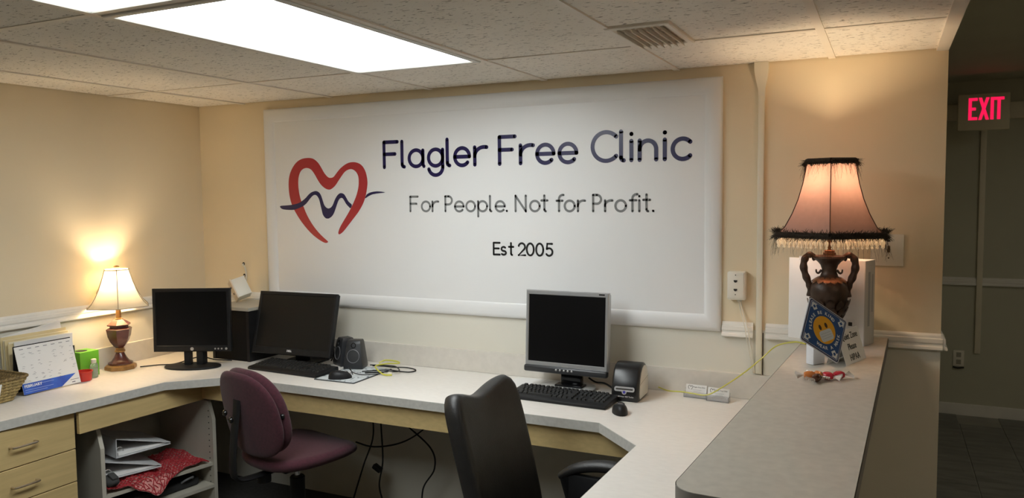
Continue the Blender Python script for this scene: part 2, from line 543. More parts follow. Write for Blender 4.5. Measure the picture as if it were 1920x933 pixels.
def arc(cx, cy, r, a0, a1, n=20, ry=None):
    ry = ry or r
    return [(cx + r * math.cos(math.radians(a0 + (a1 - a0) * i / n)), cy + ry * math.sin(math.radians(a0 + (a1 - a0) * i / n))) for i in range(n + 1)]
XH_ = .64
R_ = .32
def glyph(c):
    if c == 'F': return [[(0, 0), (0, 1)], [(0, 1), (.64, 1)], [(0, .52), (.52, .52)]]
    if c == 'E': return [[(0, 0), (0, 1)], [(0, 1), (.58, 1)], [(0, .52), (.50, .52)], [(0, 0), (.58, 0)]]
    if c == 'l': return [[(0, 1), (0, .1)] + arc(.1, .1, .1, 180, 270, 6)]
    if c == 'a': return [arc(R_, R_, R_, 0, 360, 32), [(.64, .62), (.64, .06), (.68, 0)]]
    if c == 'g': return [arc(R_, R_, R_, 0, 360, 32), [(.64, .62), (.64, -.04)] + arc(.32, -.04, .32, 0, -165, 20)]
    if c == 'e': return [[(0, R_), (.66, R_)] + arc(.33, R_, .33, 0, 318, 32)]
    if c == 'r': return [[(0, 0), (0, .66)], arc(.34, .32, .34, 180, 75, 14)]
    if c == 'n': return [[(0, 0), (0, .66)], arc(.30, .35, .30, 180, 0, 20) + [(.60, 0)]]
    if c == 'i': return [[(0, 0), (0, .66)], [(0, .90), (0, .901)]]
    if c == 'C': return [arc(.5, .5, .5, 42, 318, 34)]
    if c == 'c': return [arc(.34, R_ + .01, .34, 42, 318, 26)]
    if c == 'o': return [arc(.33, .33, .33, 0, 360, 32)]
    if c == 'P': return [[(0, 0), (0, 1)], [(0, 1), (.24, 1)] + arc(.24, .73, .27, 90, -90, 18) + [(0, .46)]]
    if c == 'p': return [[(0, .66), (0, -.34)], arc(.33, .33, .33, 0, 360, 32)]
    if c == 'N': return [[(0, 0), (0, 1)], [(0, 1), (.72, 0)], [(.72, 0), (.72, 1)]]
    if c == 't': return [[(0, 1), (0, .12)] + arc(.12, .12, .12, 180, 260, 6), [(-.2, .68), (.22, .68)]]
    if c == 'f': return [arc(.26, .76, .26, 80, 180, 10) + [(0, 0)], [(-.16, .66), (.24, .66)]]
    if c == 's': return [arc(.22, .49, .19, 40, 270, 16, .17) + arc(.22, .16, .21, 90, -140, 16, .16)]
    if c == '2': return [arc(.30, .70, .30, 165, -35, 18) + [(0, 0), (.62, 0)]]
    if c == '0': return [arc(.32, .5, .32, 0, 360, 32, .5)]
    if c == '5': return [[(.55, 1), (.10, 1), (.05, .56)] + arc(.27, .32, .31, 125, -145, 22)]
    if c == '.': return [[(0, .02), (0, .021)]]
def stroke(b, pts, hw, M):
    pts = [Vector((*p, 0)) for p in pts]
    n = len(pts)
    vs, fs = [], []
    for i, p in enumerate(pts):
        t = (pts[min(i + 1, n - 1)] - pts[max(i - 1, 0)]).normalized()
        nr = Vector((-t.y, t.x, 0)) * hw
        vs += [p + nr, p - nr]
    for i in range(n - 1):
        fs.append([2 * i + 1, 2 * i + 3, 2 * i + 2, 2 * i])
    b.add(vs, fs, M)
    ends = [pts[0], pts[-1]] + [pts[i] for i in range(1, n - 1) if (pts[i] - pts[i - 1]).normalized().dot((pts[i + 1] - pts[i]).normalized()) < .8]
    for e in ends:
        b.add([e + Vector((hw * math.cos(2 * PI * k / 14), hw * math.sin(2 * PI * k / 14), 0)) for k in range(14)], [list(range(14))], M)
def line(items, base, h, hw, m):
    b = B()
    for c, x, sx in items:
        for s in glyph(c):
            stroke(b, [(x + px * h * sx, base + py * h) for px, py in s], hw, XZ(-.0112))
    b.build('lettering', m, bn, False, fix=False)
WORDS = {'L1': ((0, 7), (7, 11), (11, 17)), 'L2': ((0, 3), (3, 10), (10, 13), (13, 16), (16, 23)), 'L3': ((0, 3), (3, 7))}
L1 = [('F', -.358, 1), ('l', -.25, 1), ('a', -.208, 1), ('g', -.095, 1), ('l', .012, 1), ('e', .054, .97), ('r', .164, 1.2), ('F', .297, 1), ('r', .406, 1.2), ('e', .490, 1), ('e', .601, 1), ('C', .761, 1), ('l', .893, 1), ('i', .940, 1), ('n', .977, .97), ('i', 1.088, 1), ('c', 1.122, 1)]
for w_ in WORDS['L1']:
    line(L1[w_[0]:w_[1]], 1.765, .126, .0092, M_navy)
L2 = [('F', -.206, .95), ('o', -.139, 1), ('r', -.077, 1.1), ('P', -.003, 1), ('e', .051, 1), ('o', .114, 1), ('p', .179, 1), ('l', .243, 1), ('e', .273, 1), ('.', .332, 1), ('N', .378, 1), ('o', .453, 1), ('t', .525, 1), ('f', .598, 1), ('o', .626, 1), ('r', .690, 1.1), ('P', .763, 1), ('r', .819, 1.1), ('o', .867, 1), ('f', .945, 1), ('i', .976, 1), ('t', 1.008, 1), ('.', 1.038, 1)]
for w_ in WORDS['L2']:
    line(L2[w_[0]:w_[1]], 1.542, .073, .0052, M_grey)
L3 = [('E', .260, 1), ('s', .3, 1.05), ('t', .352, 1), ('2', .392, .98), ('0', .434, 1), ('0', .482, 1), ('5', .533, .95)]
for w_ in WORDS['L3']:
    line(L3[w_[0]:w_[1]], 1.336, .056, .0047, M_ink)

# ================================================================== DESK
wt = thing('worktop', 'white laminate u-shaped desk worktop with grey edge under the banner', 'worktop')
POLY = [(XL, -2.6), (-1.172, -2.6), (-1.144, -1.5), (-1.088, -.783), (-.886, -.582), (.991, -.584), (1.195, -.788), (1.175, -1.95), (1.70, -1.95), (1.70, -.001), (XL, -.001)]
B().prism(POLY, .722, .7594).build('surface', M_lam, wt, False)
for a, b in zip(POLY[1:8], POLY[2:9]):
    pa, pb = Vector((*a, 0)), Vector((*b, 0))
    d = (pb - pa).normalized()
    n = Vector((d.y, -d.x, 0))
    mid = (pa + pb) / 2 + n * .001
    B().box((mid.x, mid.y, .7402), ((pb - pa).length, .0025, .037), rot=(0, 0, math.atan2(d.y, d.x))).build('edge_band', M_edge, wt, False)
B().box(((XL + 1.70) / 2, -.0105, .812), (1.70 - XL, .019, .104), bev=.001, seg=1).build('backsplash', M_splash, wt, False)
B().box((XL + .0105, -1.31, .812), (.019, 2.57, .104), bev=.001, seg=1).build('backsplash', M_splash, wt, False)

ap = B()
def strip(b, p, q, z0, z1, th):
    p, q = Vector((*p, 0)), Vector((*q, 0))
    d = (q - p).normalized()
    m_ = (p + q) / 2
    b.box((m_.x, m_.y, (z0 + z1) / 2), ((q - p).length, th, z1 - z0), rot=(0, 0, math.atan2(d.y, d.x)))
strip(ap, (-1.137, -1.188), (-1.100, -.55), .622, .7215, .018)
tag(ap.build('desk_apron', M_maple, None, False), 'maple apron board under the left worktop beside the drawers', 'apron')
ap = B()
strip(ap, (-1.088, -.555), (1.62, -.555), .63, .7215, .018)
tag(ap.build('desk_apron', M_maple, None, False), 'long maple apron board under the back worktop', 'apron')

# drawers
dc = thing('drawer_cabinet', 'maple drawer cabinet under the left worktop', 'cabinet', (-1.15, -1.42, 0))
B().box((-.24, 0, .3845), (.44, .45, .668)).build('body', M_melamine, dc, False)
B().box((-.24, 0, .025), (.42, .43, .05)).build('plinth', M_blackp, dc, False)
for z0, z1 in ((.560, .7165), (.419, .556), (.265, .415), (.06, .261)):
    d = B().box((-.009, 0, (z0 + z1) / 2), (.019, .452, z1 - z0), bev=.0015, seg=1).build('drawer', M_maple, dc, False)
    zc = (z0 + z1) / 2 if z1 - z0 < .16 else z1 - .075
    zc = z1 - .072
    hb = B().tube(smooth_path([(-.001, -.05, zc), (.018, -.05, zc), (.026, -.044, zc), (.028, 0, zc), (.026, .044, zc), (.018, .05, zc), (-.001, .05, zc)], 5), .0045, 10)
    hb.build('handle', M_nickel, d, label='brushed metal bow handle')

# open shelf unit in the corner under the worktop
P0, P1 = Vector((-1.15, -1.08, 0)), Vector((-1.05, -.52, 0))
d = (P1 - P0).normalized()
su = thing('shelf_unit', 'open beige shelf unit in the corner under the worktop', 'shelf', P0, math.atan2(d.y, d.x))
SL = (P1 - P0).length       # local x along the front, local +y goes back to the wall
def side_panel(x0, dep):
    b = B()
    z1, c = .61, .035
    poly = [(0, 0), (0, z1 - .09), (c, z1), (dep, z1), (dep, 0)]
    M = Matrix(((0, 0, 1, x0), (1, 0, 0, 0), (0, 1, 0, 0), (0, 0, 0, 1)))
    b.prism(poly, 0, .018, M)
    return b
side_panel(0, .36).build('side_panel', M_melamine, su, False)
fp = side_panel(SL - .018, .48).build('side_panel', M_melamine, su, False)
for k in range(13):
    hb = B().lathe([(.003, 0), (.003, .002)], 8, Matrix.Translation((SL - .018, .03, .20 + k * .03)) @ Matrix.Rotation(-PI / 2, 4, 'Y'))
    hb.build('peg_hole', M_blackp, fp, False)
B().box((SL / 2, .195, .294), (SL - .036, .37, .016)).build('shelf', M_melamine, su, False)
B().box((SL / 2, .19, .185), (SL - .036, .38, .016)).build('shelf', M_melamine, su, False)
B().box((SL / 2, .19, .05), (SL - .036, .38, .016)).build('shelf', M_melamine, su, False)

# bar counter
kw = struct('wall_knee', B().box((1.79, -.92, .5085), (.16, 1.84, 1.017)), M_wall, 'low knee wall carrying the bar top')
bt = thing('bar_top', 'grey laminate raised bar top with rounded corner', 'counter')
bp = [(1.687, -.001)]
bp += [(1.591 + .052 * 1 - .052 * math.cos(math.radians(a)), -1.838 - .052 * math.sin(math.radians(a))) for a in range(0, 91, 10)]
bp += [(1.906, -1.905), (1.966, -.001)]
B().prism(bp, 1.0178, 1.0544).build('surface', M_bar, bt, False)
be = B()
off = [(x, y) for x, y in bp[1:-2]]
c0 = Vector((1.78, -.95))
ring = bp
vs, fs = [], []
for x, y in ring:
    dx, dy = x - c0.x, y - c0.y
    vs += [(x + (.0015 if dx > 0 else -.0015), y - (.0015 if y < -1 else 0), 1.016), (x + (.0015 if dx > 0 else -.0015), y - (.0015 if y < -1 else 0), 1.054)]
for k in range(len(ring) - 1):
    fs.append([2 * k, 2 * k + 2, 2 * k + 3, 2 * k + 1])
be.add(vs, fs).build('edge_band', M_baredge, bt, True)

# ================================================================== WALL FITTINGS
M_ivory = mat('ivory_plastic', (.80, .76, .66), .4, var=.02)
M_wcable = mat('white_cable', (.72, .68, .58), .5)
M_yellow = mat('yellow_green_cable', (.58, .55, .08), .4)
M_slot = mat('dark_socket', (.03, .025, .02), .7)

jk = thing('phone_jack', 'ivory double phone jack box on the wall right of the banner', 'wall jack', (1.397, 0, 1.235))
B().box((0, -.02, 0), (.072, .04, .118), bev=.005).build('box', M_ivory, jk)
B().box((-.003, -.0415, .002), (.066, .004, .108), bev=.0015).build('faceplate', M_ivory, jk)
for z in (.02, -.016):
    B().prism([(-.007, .004), (.007, .004), (.007, -.001), (.003, -.006), (-.003, -.006), (-.007, -.001)], 0, .001, XZ(-.0436) @ Matrix.Translation((-.003, z, 0))).build('socket', M_slot, jk, False)
for z in (.045, -.036):
    B().lathe([(.0022, 0), (.0022, .001)], 10, XZ(-.0436) @ Matrix.Translation((-.003, z, 0))).build('screw', M_slot, jk, False)
B().lathe([(.010, 0), (.010, .008), (.006, .009)], 14, Matrix.Translation((.008, -.012, -.0675))).build('grommet', M_ivory, jk)

def cable(name, pts, r, m, label, k=8, cat='cable', group=None, n=6):
    return tag(B().tube(smooth_path(pts, k), r, n).build(name, m), label, cat, group)
cable('phone_cable', [(1.403, -.012, 1.165), (1.414, -.014, 1.12), (1.432, -.03, 1.06), (1.438, -.03, 1.02), (1.448, -.016, .96), (1.462, -.008, .87)], .0022, M_wcable, 'thin white cable dropping from the phone jack over the chair rail')
cable('phone_cable', [(1.4105, -.012, 1.165), (1.422, -.014, 1.12), (1.443, -.03, 1.06), (1.449, -.03, 1.02), (1.458, -.016, .96), (1.469, -.008, .87)], .0022, M_wcable, 'white cable beside the raceway, right one of the pair below the jack')

sw = thing('light_switch', 'ivory light switch plate on the wall half hidden by the urn lamp fringe', 'switch', (1.955, -.003, 1.393))
B().box((0, -.003, 0), (.115, .006, .122), bev=.002).build('plate', M_ivory, sw)
B().box((.006, -.009, .004), (.010, .014, .024), bev=.002, rot=(.4, 0, 0)).build('toggle', mat('brown_toggle', (.13, .08, .04), .4), sw)
for z in (.035, -.03):
    B().lathe([(.003, 0), (.003, .001)], 10, XZ(-.0062) @ Matrix.Translation((.006, z, 0))).build('screw', M_slot, sw, False)

# holes in the wall with a looped cable, left of the banner
for z, nm in ((1.244, 'upper'), (1.179, 'lower')):
    hl = B().lathe([(.009, 0), (.009, .0012), (.0065, .0012), (.0055, .0006), (0, .0006)], 16, XZ(-.0005) @ Matrix.Translation((-1.341 + (.003 if nm == 'lower' else 0), z, 0)))
    tag(hl.build('cable_hole', M_slot, None, False), nm + ' dark cable hole in the wall left of the banner', 'hole')
cable('wall_cable', [(-1.341, 0, 1.243), (-1.338, -.012, 1.238), (-1.322, -.012, 1.225), (-1.318, -.008, 1.18), (-1.322, -.008, 1.15), (-1.336, -.012, 1.155), (-1.338, -.002, 1.178)], .004, M_wcable, 'white cable looped between two wall holes left of the banner')

# exit sign in the hall
ex = thing('exit_sign', 'lit exit sign with red letters in the dark hall', 'exit sign', (2.51, 2.70, 2.013))
B().box((0, .03, .12), (.295, .06, .238), bev=.006).build('housing', mat('exit_sign_housing', (.62, .57, .42), .5), ex)
B().box((0, .19, .2), (.07, .265, .05)).build('mounting_arm', M_raceway, ex, False)
M_exit = mat('exit_red_glow', (.8, .02, .05), .4, emit=(.80, .008, .075), estr=.9)
def blocky(b, c, x, w_, h, t, M):
    def q(*p): b.flat([(x + a * w_, bb * h) for a, bb in p], M)
    tx, ty = t / w_, t / h
    if c == 'E':
        q((0, 0), (tx, 0), (tx, 1), (0, 1)); q((tx, 0), (1, 0), (1, ty), (tx, ty)); q((tx, 1 - ty), (1, 1 - ty), (1, 1), (tx, 1)); q((tx, .5 - ty / 2), (.82, .5 - ty / 2), (.82, .5 + ty / 2), (tx, .5 + ty / 2))
    if c == 'X':
        q((0, 0), (tx, 0), (1, 1), (1 - tx, 1)); q((1 - tx, 0), (1, 0), (tx, 1), (0, 1))
    if c == 'I':
        q((.5 - tx / 2, 0), (.5 + tx / 2, 0), (.5 + tx / 2, 1), (.5 - tx / 2, 1))
    if c == 'T':
        q((.5 - tx / 2, 0), (.5 + tx / 2, 0), (.5 + tx / 2, 1 - ty), (.5 - tx / 2, 1 - ty)); q((0, 1 - ty), (1, 1 - ty), (1, 1), (0, 1))
for c, x, w_ in (('E', -.088, .052), ('X', -.031, .062), ('I', .036, .022), ('T', .056, .058)):
    b = B()
    blocky(b, c, x, w_, .145, .019, XZ(-.0012) @ Matrix.Translation((0, .068, 0)))
    b.build('letter', M_exit, ex, False, fix=False)

ol = thing('wall_outlet', 'small outlet low on the hall wall beside the baseboard', 'outlet', (2.435, YF, .415))
B().box((0, -.004, 0), (.07, .008, .115), bev=.002).build('plate', M_ivory, ol)
for z in (.026, -.026):
    B().box((0, -.0088, z), (.03, .002, .034), bev=.0008, seg=1).build('receptacle', mat('dim_receptacle', (.35, .33, .27), .5), ol)
cable('power_lead', [(2.40, YF - .012, .352), (2.43, YF - .012, .346), (2.47, YF - .012, .352)], .006, M_slot, 'short dark cord under the hall outlet')

# ================================================================== LAMPS
def bulb(parent, z, power, col, r=.028):
    ld = bpy.data.lights.new('bulb_light', 'POINT')
    ld.energy = power
    ld.color = col
    ld.shadow_soft_size = r
    o = bpy.data.objects.new('bulb_light', ld)
    COL.objects.link(o)
    o.parent = parent
    o.location = (0, 0, z)
    return o

def shade_mesh(prof, n, pinch=0.0, rot=0, sub=6):
    # polygonal bell shade: n panels; prof [(r, z)] is the corner radius
    b = B()
    m_ = n * sub
    def fn(u, v_):
        f = v_ * (len(prof) - 1)
        j = min(int(f), len(prof) - 2)
        t = f - j
        r = prof[j][0] * (1 - t) + prof[j + 1][0] * t
        z = prof[j][1] * (1 - t) + prof[j + 1][1] * t
        a = u * 2 * PI + rot
        k = (u * n) % 1
        rr = r * math.cos(PI / n) / math.cos((k - .5) * 2 * PI / n)
        rr = rr * .8 + r * .2
        rr *= 1 - pinch * math.sin(PI * k)
        return (rr * math.cos(a), rr * math.sin(a), z)
    b.grid(fn, m_, (len(prof) - 1) * 3)
    return b, fn

# --- small cream lamp
l1 = thing('table_lamp', 'small lit table lamp with cream bell shade and maroon urn base', 'lamp', (-1.543, -.66, .76), YAW + .25)
M_shade1 = mat('cream_shade_fabric', (.78, .69, .52), .8, translucent=.15)
M_trim1 = mat('shade_piping', (.42, .34, .24), .8)
prof1 = [(.158, .320), (.135, .341), (.114, .372), (.096, .408), (.081, .446), (.070, .479), (.062, .504)]
sb, fn1 = shade_mesh(prof1, 6, .02, math.radians(-77.3))
sh = sb.build('lamp_shade', M_shade1, l1, True, 60)
for k in range(6):
    B().tube([Vector(fn1(k / 6 + 1e-6, j / 18)) * 1.003 for j in range(19)], .0018, 6).build('piping', M_trim1, sh)
B().tube([fn1(k / 72, 0) for k in range(73)], .0022, 6).build('rim', M_trim1, sh)
B().tube([fn1(k / 72, 1) for k in range(73)], .0035, 6).build('rim', mat('cream_trim', (.7, .6, .45), .8), sh)
M_maroon = mat('maroon_lacquer', (.10, .022, .018), .25, var=.3, vscale=25, coat=.3)
M_gold = mat('antique_gold', (.34, .19, .07), .38, metal=.5, var=.3, vscale=40)
B().lathe([(.0745, 0), (.076, .006), (.074, .018), (.062, .024), (.055, .027)], 8).build('plinth', M_gold, l1, True, 25)
B().lathe([(.058, .026), (.058, .033), (.050, .037), (.043, .040), (.030, .058), (.021, .078), (.019, .084)], 24).build('foot', M_maroon, l1)
B().lathe([(.018, .083), (.025, .088), (.025, .094), (.019, .098), (.022, .103), (.017, .108)], 24).build('collar', M_gold, l1)
B().lathe([(.018, .106), (.030, .118), (.046, .142), (.056, .168), (.061, .198), (.063, .204), (.054, .210), (.044, .214)], 6).build('urn', M_maroon, l1, True, 25)
B().lathe([(.044, .212), (.044, .218), (.056, .222), (.057, .227), (.040, .240), (.026, .250), (.019, .254)], 6).build('urn_cap', M_maroon, l1, True, 25)
B().lathe([(.019, .252), (.019, .257), (.0125, .259), (.0125, .312), (.016, .314), (.016, .345), (.010, .348)], 20).build('stem', M_gold, l1)
B().lathe([(.012, .345), (.028, .375), (.031, .395), (.025, .415), (.012, .428), (0, .43)], 18).build('bulb', mat('bulb_glow', (1, 1, 1), .3, emit=(1, .78, .5), estr=6), l1)
hp = B().tube([(math.cos(a) * .045, 0, .37 + math.sin(a) * .13) for a in [PI * k / 16 for k in range(17)]], .0018, 6)
hp.build('harp', M_gold, l1)
B().lathe([(.004, .498), (.004, .504), (.013, .508), (.015, .516), (.011, .523), (0, .526)], 18).build('finial', M_gold, l1)
bulb(l1, .45, BULB1, (1, .80, .54), .02)

# --- urn lamp on the bar
l2 = thing('table_lamp', 'large urn table lamp with pink bell shade and beaded feather fringe', 'lamp', (1.768, -.30, 1.055), .15)
M_shade2 = mat('pink_shade_fabric', (.46, .265, .21), .85, translucent=.115, var=.04, vscale=60)
M_bronze = mat('dark_bronze', (.055, .030, .018), .42, metal=.35, var=.45, vscale=30, bump=.3, bscale=90)
M_bronzeh = mat('copper_bronze', (.22, .11, .055), .40, metal=.6, var=.4, vscale=50)
prof2 = [(.200, .413), (.172, .440), (.146, .485), (.124, .535), (.107, .59), (.097, .635), (.090, .672)]
sb, fn2 = shade_mesh(prof2, 6, .02, math.radians(-95.1))
sh = sb.build('lamp_shade', M_shade2, l2, True, 60)
M_pip2 = mat('shade_seam', (.10, .045, .03), .9)
for k in range(6):
    B().tube([Vector(fn2(k / 6 + 1e-6, j / 18)) * 1.002 for j in range(19)], .0016, 6).build('seam', M_pip2, sh)
M_feather = mat('dark_feather', (.030, .020, .012), .9)
def hair(b, p, q, w0, sag=0.0, n=4, curl=.01):
    p, q = Vector(p), Vector(q)
    pts = []
    off = Vector((random.uniform(-1, 1), random.uniform(-1, 1), random.uniform(-.3, .3))) * curl
    for k in range(n + 1):
        t = k / n
        pts.append(p.lerp(q, t) + off * math.sin(PI * t) + Vector((0, 0, -sag * t * t)))
    s = Vector((random.uniform(-1, 1), random.uniform(-1, 1), 0)).normalized()
    vs, fs = [], []
    for k, c in enumerate(pts):
        wd = w0 * (1 - .6 * k / n)
        vs += [c - s * wd, c + s * wd]
    for k in range(n):
        fs.append([2 * k, 2 * k + 1, 2 * k + 3, 2 * k + 2])
    b.add(vs, fs)
def fringe(level, r_scale, count, rnd, up, long_n, long_len, nm):
    b = B()
    ring = [Vector(fn2(k / 96, level)) * 1.0 for k in range(97)]
    b.tube(ring, .0105, 8)
    for k in range(count):
        u = random.random()
        c = Vector(fn2(u, level))
        o = Vector((c.x, c.y, 0)).normalized()
        dirv = o * random.uniform(-.1, 1) + Vector((0, 0, random.uniform(-.9, up))) + Vector((random.uniform(-.6, .6), random.uniform(-.6, .6), 0))
        hair(b, c, c + dirv * rnd * random.uniform(.6, 1.15), .0014, 0, 3, .004)
    for k in range(long_n):
        u = random.random()
        c = Vector(fn2(u, level))
        o = Vector((c.x, c.y, 0)).normalized()
        L = long_len * random.uniform(.4, 1.15)
        hair(b, c + o * .004, c + o * random.uniform(.006, .022) + Vector((random.uniform(-.012, .012), random.uniform(-.012, .012), -L)), .0006, 0, 6, .007)
    o = b.build(nm, M_feather, sh, False, fix=False)
    o['kind'] = 'stuff'
fringe(0, 1, 4500, .026, .9, 230, .080, 'feather_fringe')
fringe(1, 1, 2600, .022, .4, 220, .065, 'feather_fringe')
M_gbead = mat('glass_bead', (.95, .90, .78), .08, spec=1, translucent=.6)
bd = B().lathe([(0, .0), (.0025, -.002), (.0028, -.006), (.0015, -.008), (.0045, -.011), (.0055, -.016), (.004, -.021), (.0025, -.024), (.004, -.027), (.002, -.030), (0, -.031)], 8).mesh('bead')
bd.materials.append(M_gbead)
for k in range(64):
    p = Vector(fn2((k + .5) / 64, 0))
    put('bead', bd, sh, (p.x * .985, p.y * .985, p.z - .006)).scale = (1.35, 1.35, 1.3)
B().tube([fn2(k / 96, 1) for k in range(97)], .002, 6).build('rim', mat('gold_braid', (.55, .40, .2), .6), sh)
# base
B().lathe([(.066, 0), (.068, .006), (.066, .016), (.056, .020), (.054, .028), (.040, .034), (.026, .050), (.022, .066), (.026, .070), (.026, .078), (.020, .082)], 32).build('foot', M_bronze, l2)
B().lathe([(.020, .080), (.028, .092), (.042, .118), (.055, .150), (.064, .185), (.0665, .205), (.064, .225), (.054, .243), (.040, .254), (.031, .260), (.026, .272), (.025, .285), (.030, .300), (.040, .312), (.050, .320), (.056, .326), (.054, .333), (.020, .337)], 36).build('urn', M_bronze, l2)
lf = B()
def leaf(b, a, r0, z0, r1, z1, w0):
    t = Vector((-math.sin(a), math.cos(a), 0))
    pts = []
    for k in range(5):
        s = k / 4
        r = r0 + (r1 - r0) * s + .0035 * math.sin(PI * s)
        c = Vector((math.cos(a) * r, math.sin(a) * r, z0 + (z1 - z0) * s))
        wd = w0 * math.sin(PI * (.12 + .78 * s)) if s < 1 else .0008
        o = Vector((math.cos(a), math.sin(a), 0)) * .003
        pts += [c - t * wd, c + o, c + t * wd]
    fs = []
    for k in range(4):
        fs += [[3 * k, 3 * k + 1, 3 * k + 4, 3 * k + 3], [3 * k + 1, 3 * k + 2, 3 * k + 5, 3 * k + 4]]
    b.add(pts, fs)
for k in range(14):
    b = B()
    leaf(b, 2 * PI * k / 14, .036, .257, .062, .236, .0125)
    b.build('petal', M_bronzeh, l2, True, 60, fix=False)
for row, (r0, z0, r1, z1, n) in enumerate(((.030, .092, .053, .125, 9), (.043, .115, .063, .152, 11), (.054, .140, .069, .178, 12))):
    for k in range(n):
        b = B()
        leaf(b, 2 * PI * (k + .5 * (row % 2)) / n, r0 + .002, z0, r1 + .002, z1, .016)
        b.build('leaf', M_bronze, l2, True, 60, fix=False)
for s in (-1, 1):
    pts = smooth_path([(s * .046, 0, .318), (s * .056, 0, .333), (s * .072, 0, .334), (s * .084, 0, .318), (s * .087, 0, .292), (s * .080, 0, .262), (s * .070, 0, .236), (s * .064, 0, .212), (s * .066, 0, .185)], 6)
    h = B().tube(pts, lambda t: .0092 + .0040 * math.sin(PI * t) + .0014 * math.sin(t * 40), 10)
    h.build('handle', M_bronze, l2)
    B().tube(smooth_path([(s * .026, 0, .282), (s * .036, 0, .270), (s * .043, 0, .274), (s * .044, 0, .284)], 5), .0045, 8, r2=.0025).build('scroll', M_bronze, l2)
B().lathe([(.022, .336), (.022, .344), (.017, .347), (.019, .352), (.014, .355), (.0135, .40), (.017, .405), (.017, .50), (.010, .503)], 20).build('stem', M_bronzeh, l2)
B().lathe([(.012, .50), (.028, .53), (.031, .55), (.025, .57), (.012, .583), (0, .585)], 18).build('bulb', MATS['bulb_glow'], l2)
B().tube([(math.cos(a) * .045, 0, .47 + math.sin(a) * .19) for a in [PI * k / 16 for k in range(17)]], .0018, 6).build('harp', M_gold, l2)
bulb(l2, .60, BULB2, (1, .77, .50), .02)

# ================================================================== MONITORS, KEYBOARDS, MICE
def bezel(b, hw, z0, z1, side, top, bot, depth, M):
    # frame with its own top / bottom widths, facing -y
    ox0, ox1, oz0, oz1 = -hw, hw, z0, z1
    ix0, ix1, iz0, iz1 = -hw + side, hw - side, z0 + bot, z1 - top
    r = .004
    rings = [((ox0, ox1, oz0, oz1), depth), ((ox0, ox1, oz0, oz1), r), ((ox0 + r, ox1 - r, oz0 + r, oz1 - r), 0), ((ix0 - .002, ix1 + .002, iz0 - .002, iz1 + .002), 0), ((ix0, ix1, iz0, iz1), .003)]
    vs, fs = [], []
    for (a, c, d_, e), y in rings:
        vs += [(a, y, d_), (c, y, d_), (c, y, e), (a, y, e)]
    for j in range(len(rings) - 1):
        for k in range(4):
            fs.append([j * 4 + k, j * 4 + (k + 1) % 4, j * 4 + 4 + (k + 1) % 4, j * 4 + 4 + k])
    b.add(vs, fs, M)
    return (ix0, ix1, iz0, iz1)
def tiltM(t, z):
    return Matrix.Translation((0, 0, z)) @ Matrix.Rotation(-t, 4, 'X') @ Matrix.Translation((0, 0, -z))

def oval_base(a, b_, h):
    return [(a * math.cos(2 * PI * k / 40), b_ * math.sin(2 * PI * k / 40)) for k in range(40)]

# black square monitor on the left
m1 = thing('computer_monitor', 'black square monitor on an oval foot next to the small lamp', 'monitor', (-1.225, -.49, .76), YAW)
TM = tiltM(.02, .2)
b = B()
hw = .197
iz = bezel(b, hw, .079, .402, .017, .017, .032, .018, TM)
b.build('bezel', M_blackp, m1, True)
B().box((0, .004, (iz[2] + iz[3]) / 2), (iz[1] - iz[0] + .002, .002, iz[3] - iz[2] + .002), TM).build('screen', M_screen, m1, False)
B().box((0, .026, .2405), (2 * hw - .004, .018, .318), TM, bev=.004).build('rear_shell', M_blackp, m1)
B().box((0, .048, .235), (.26, .034, .2), TM, bev=.014).build('rear_hump', M_blackp, m1)
B().lathe([(.0085, 0), (.0085, .002), (.006, .0026)], 20, TM @ XZ(0) @ Matrix.Translation((0, .094, 0))).build('badge', mat('silver_badge', (.6, .6, .6), .3, metal=.8), m1)
for k, x in enumerate((.118, .134, .151, .174)):
    B().lathe([(.0042 if k < 3 else .006, 0), (.0042 if k < 3 else .006, .002)], 14, TM @ XZ(0) @ Matrix.Translation((x, .094, 0))).build('button', MATS['silver_badge'], m1)
B().prism(oval_base(.142, .082, 0), 0, .010, bev=.004).build('foot', M_blackp, m1)
for s in (-1, 1):
    B().prism([(s * .015, .0), (s * .048, .0), (s * .055, .04), (s * .02, .04)] if s > 0 else [(s * .02, .04), (s * .055, .04), (s * .048, 0), (s * .015, 0)], .006, .19, Matrix.Translation((0, .012, 0))).build('neck', M_blackp, m1, False)

# black wide monitor tilted back
m2 = thing('computer_monitor', 'black wide monitor tilted back behind the left keyboard', 'monitor', (-.778, -.215, .76), .05)
TM = Matrix.Translation((0, -.03, .2)) @ Matrix.Rotation(-.26, 4, 'X') @ Matrix.Translation((0, 0, -.2))
b = B()
hw = .243
iz = bezel(b, hw, .052, .375, .017, .017, .036, .016, TM)
b.build('bezel', M_blackp, m2)
B().box((0, .004, (iz[2] + iz[3]) / 2), (iz[1] - iz[0] + .002, .002, iz[3] - iz[2] + .002), TM).build('screen', M_screenm, m2, False)
B().box((0, .024, .2135), (2 * hw - .004, .018, .318), TM, bev=.004).build('rear_shell', M_blackp, m2)
B().box((0, .044, .2), (.3, .03, .18), TM, bev=.012).build('rear_hump', M_blackp, m2)
text('DELL', .0135, TM @ XZ(-.0006) @ Matrix.Translation((-.005, .069, 0)), mat('silver_print', (.75, .75, .75), .4), m2, bold=.0006)
B().box((0, .04, .075), (.075, .03, .15), bev=.006).build('neck', M_blackp, m2)
B().box((0, .055, .006), (.20, .17, .012), bev=.005).build('foot', M_blackp, m2)

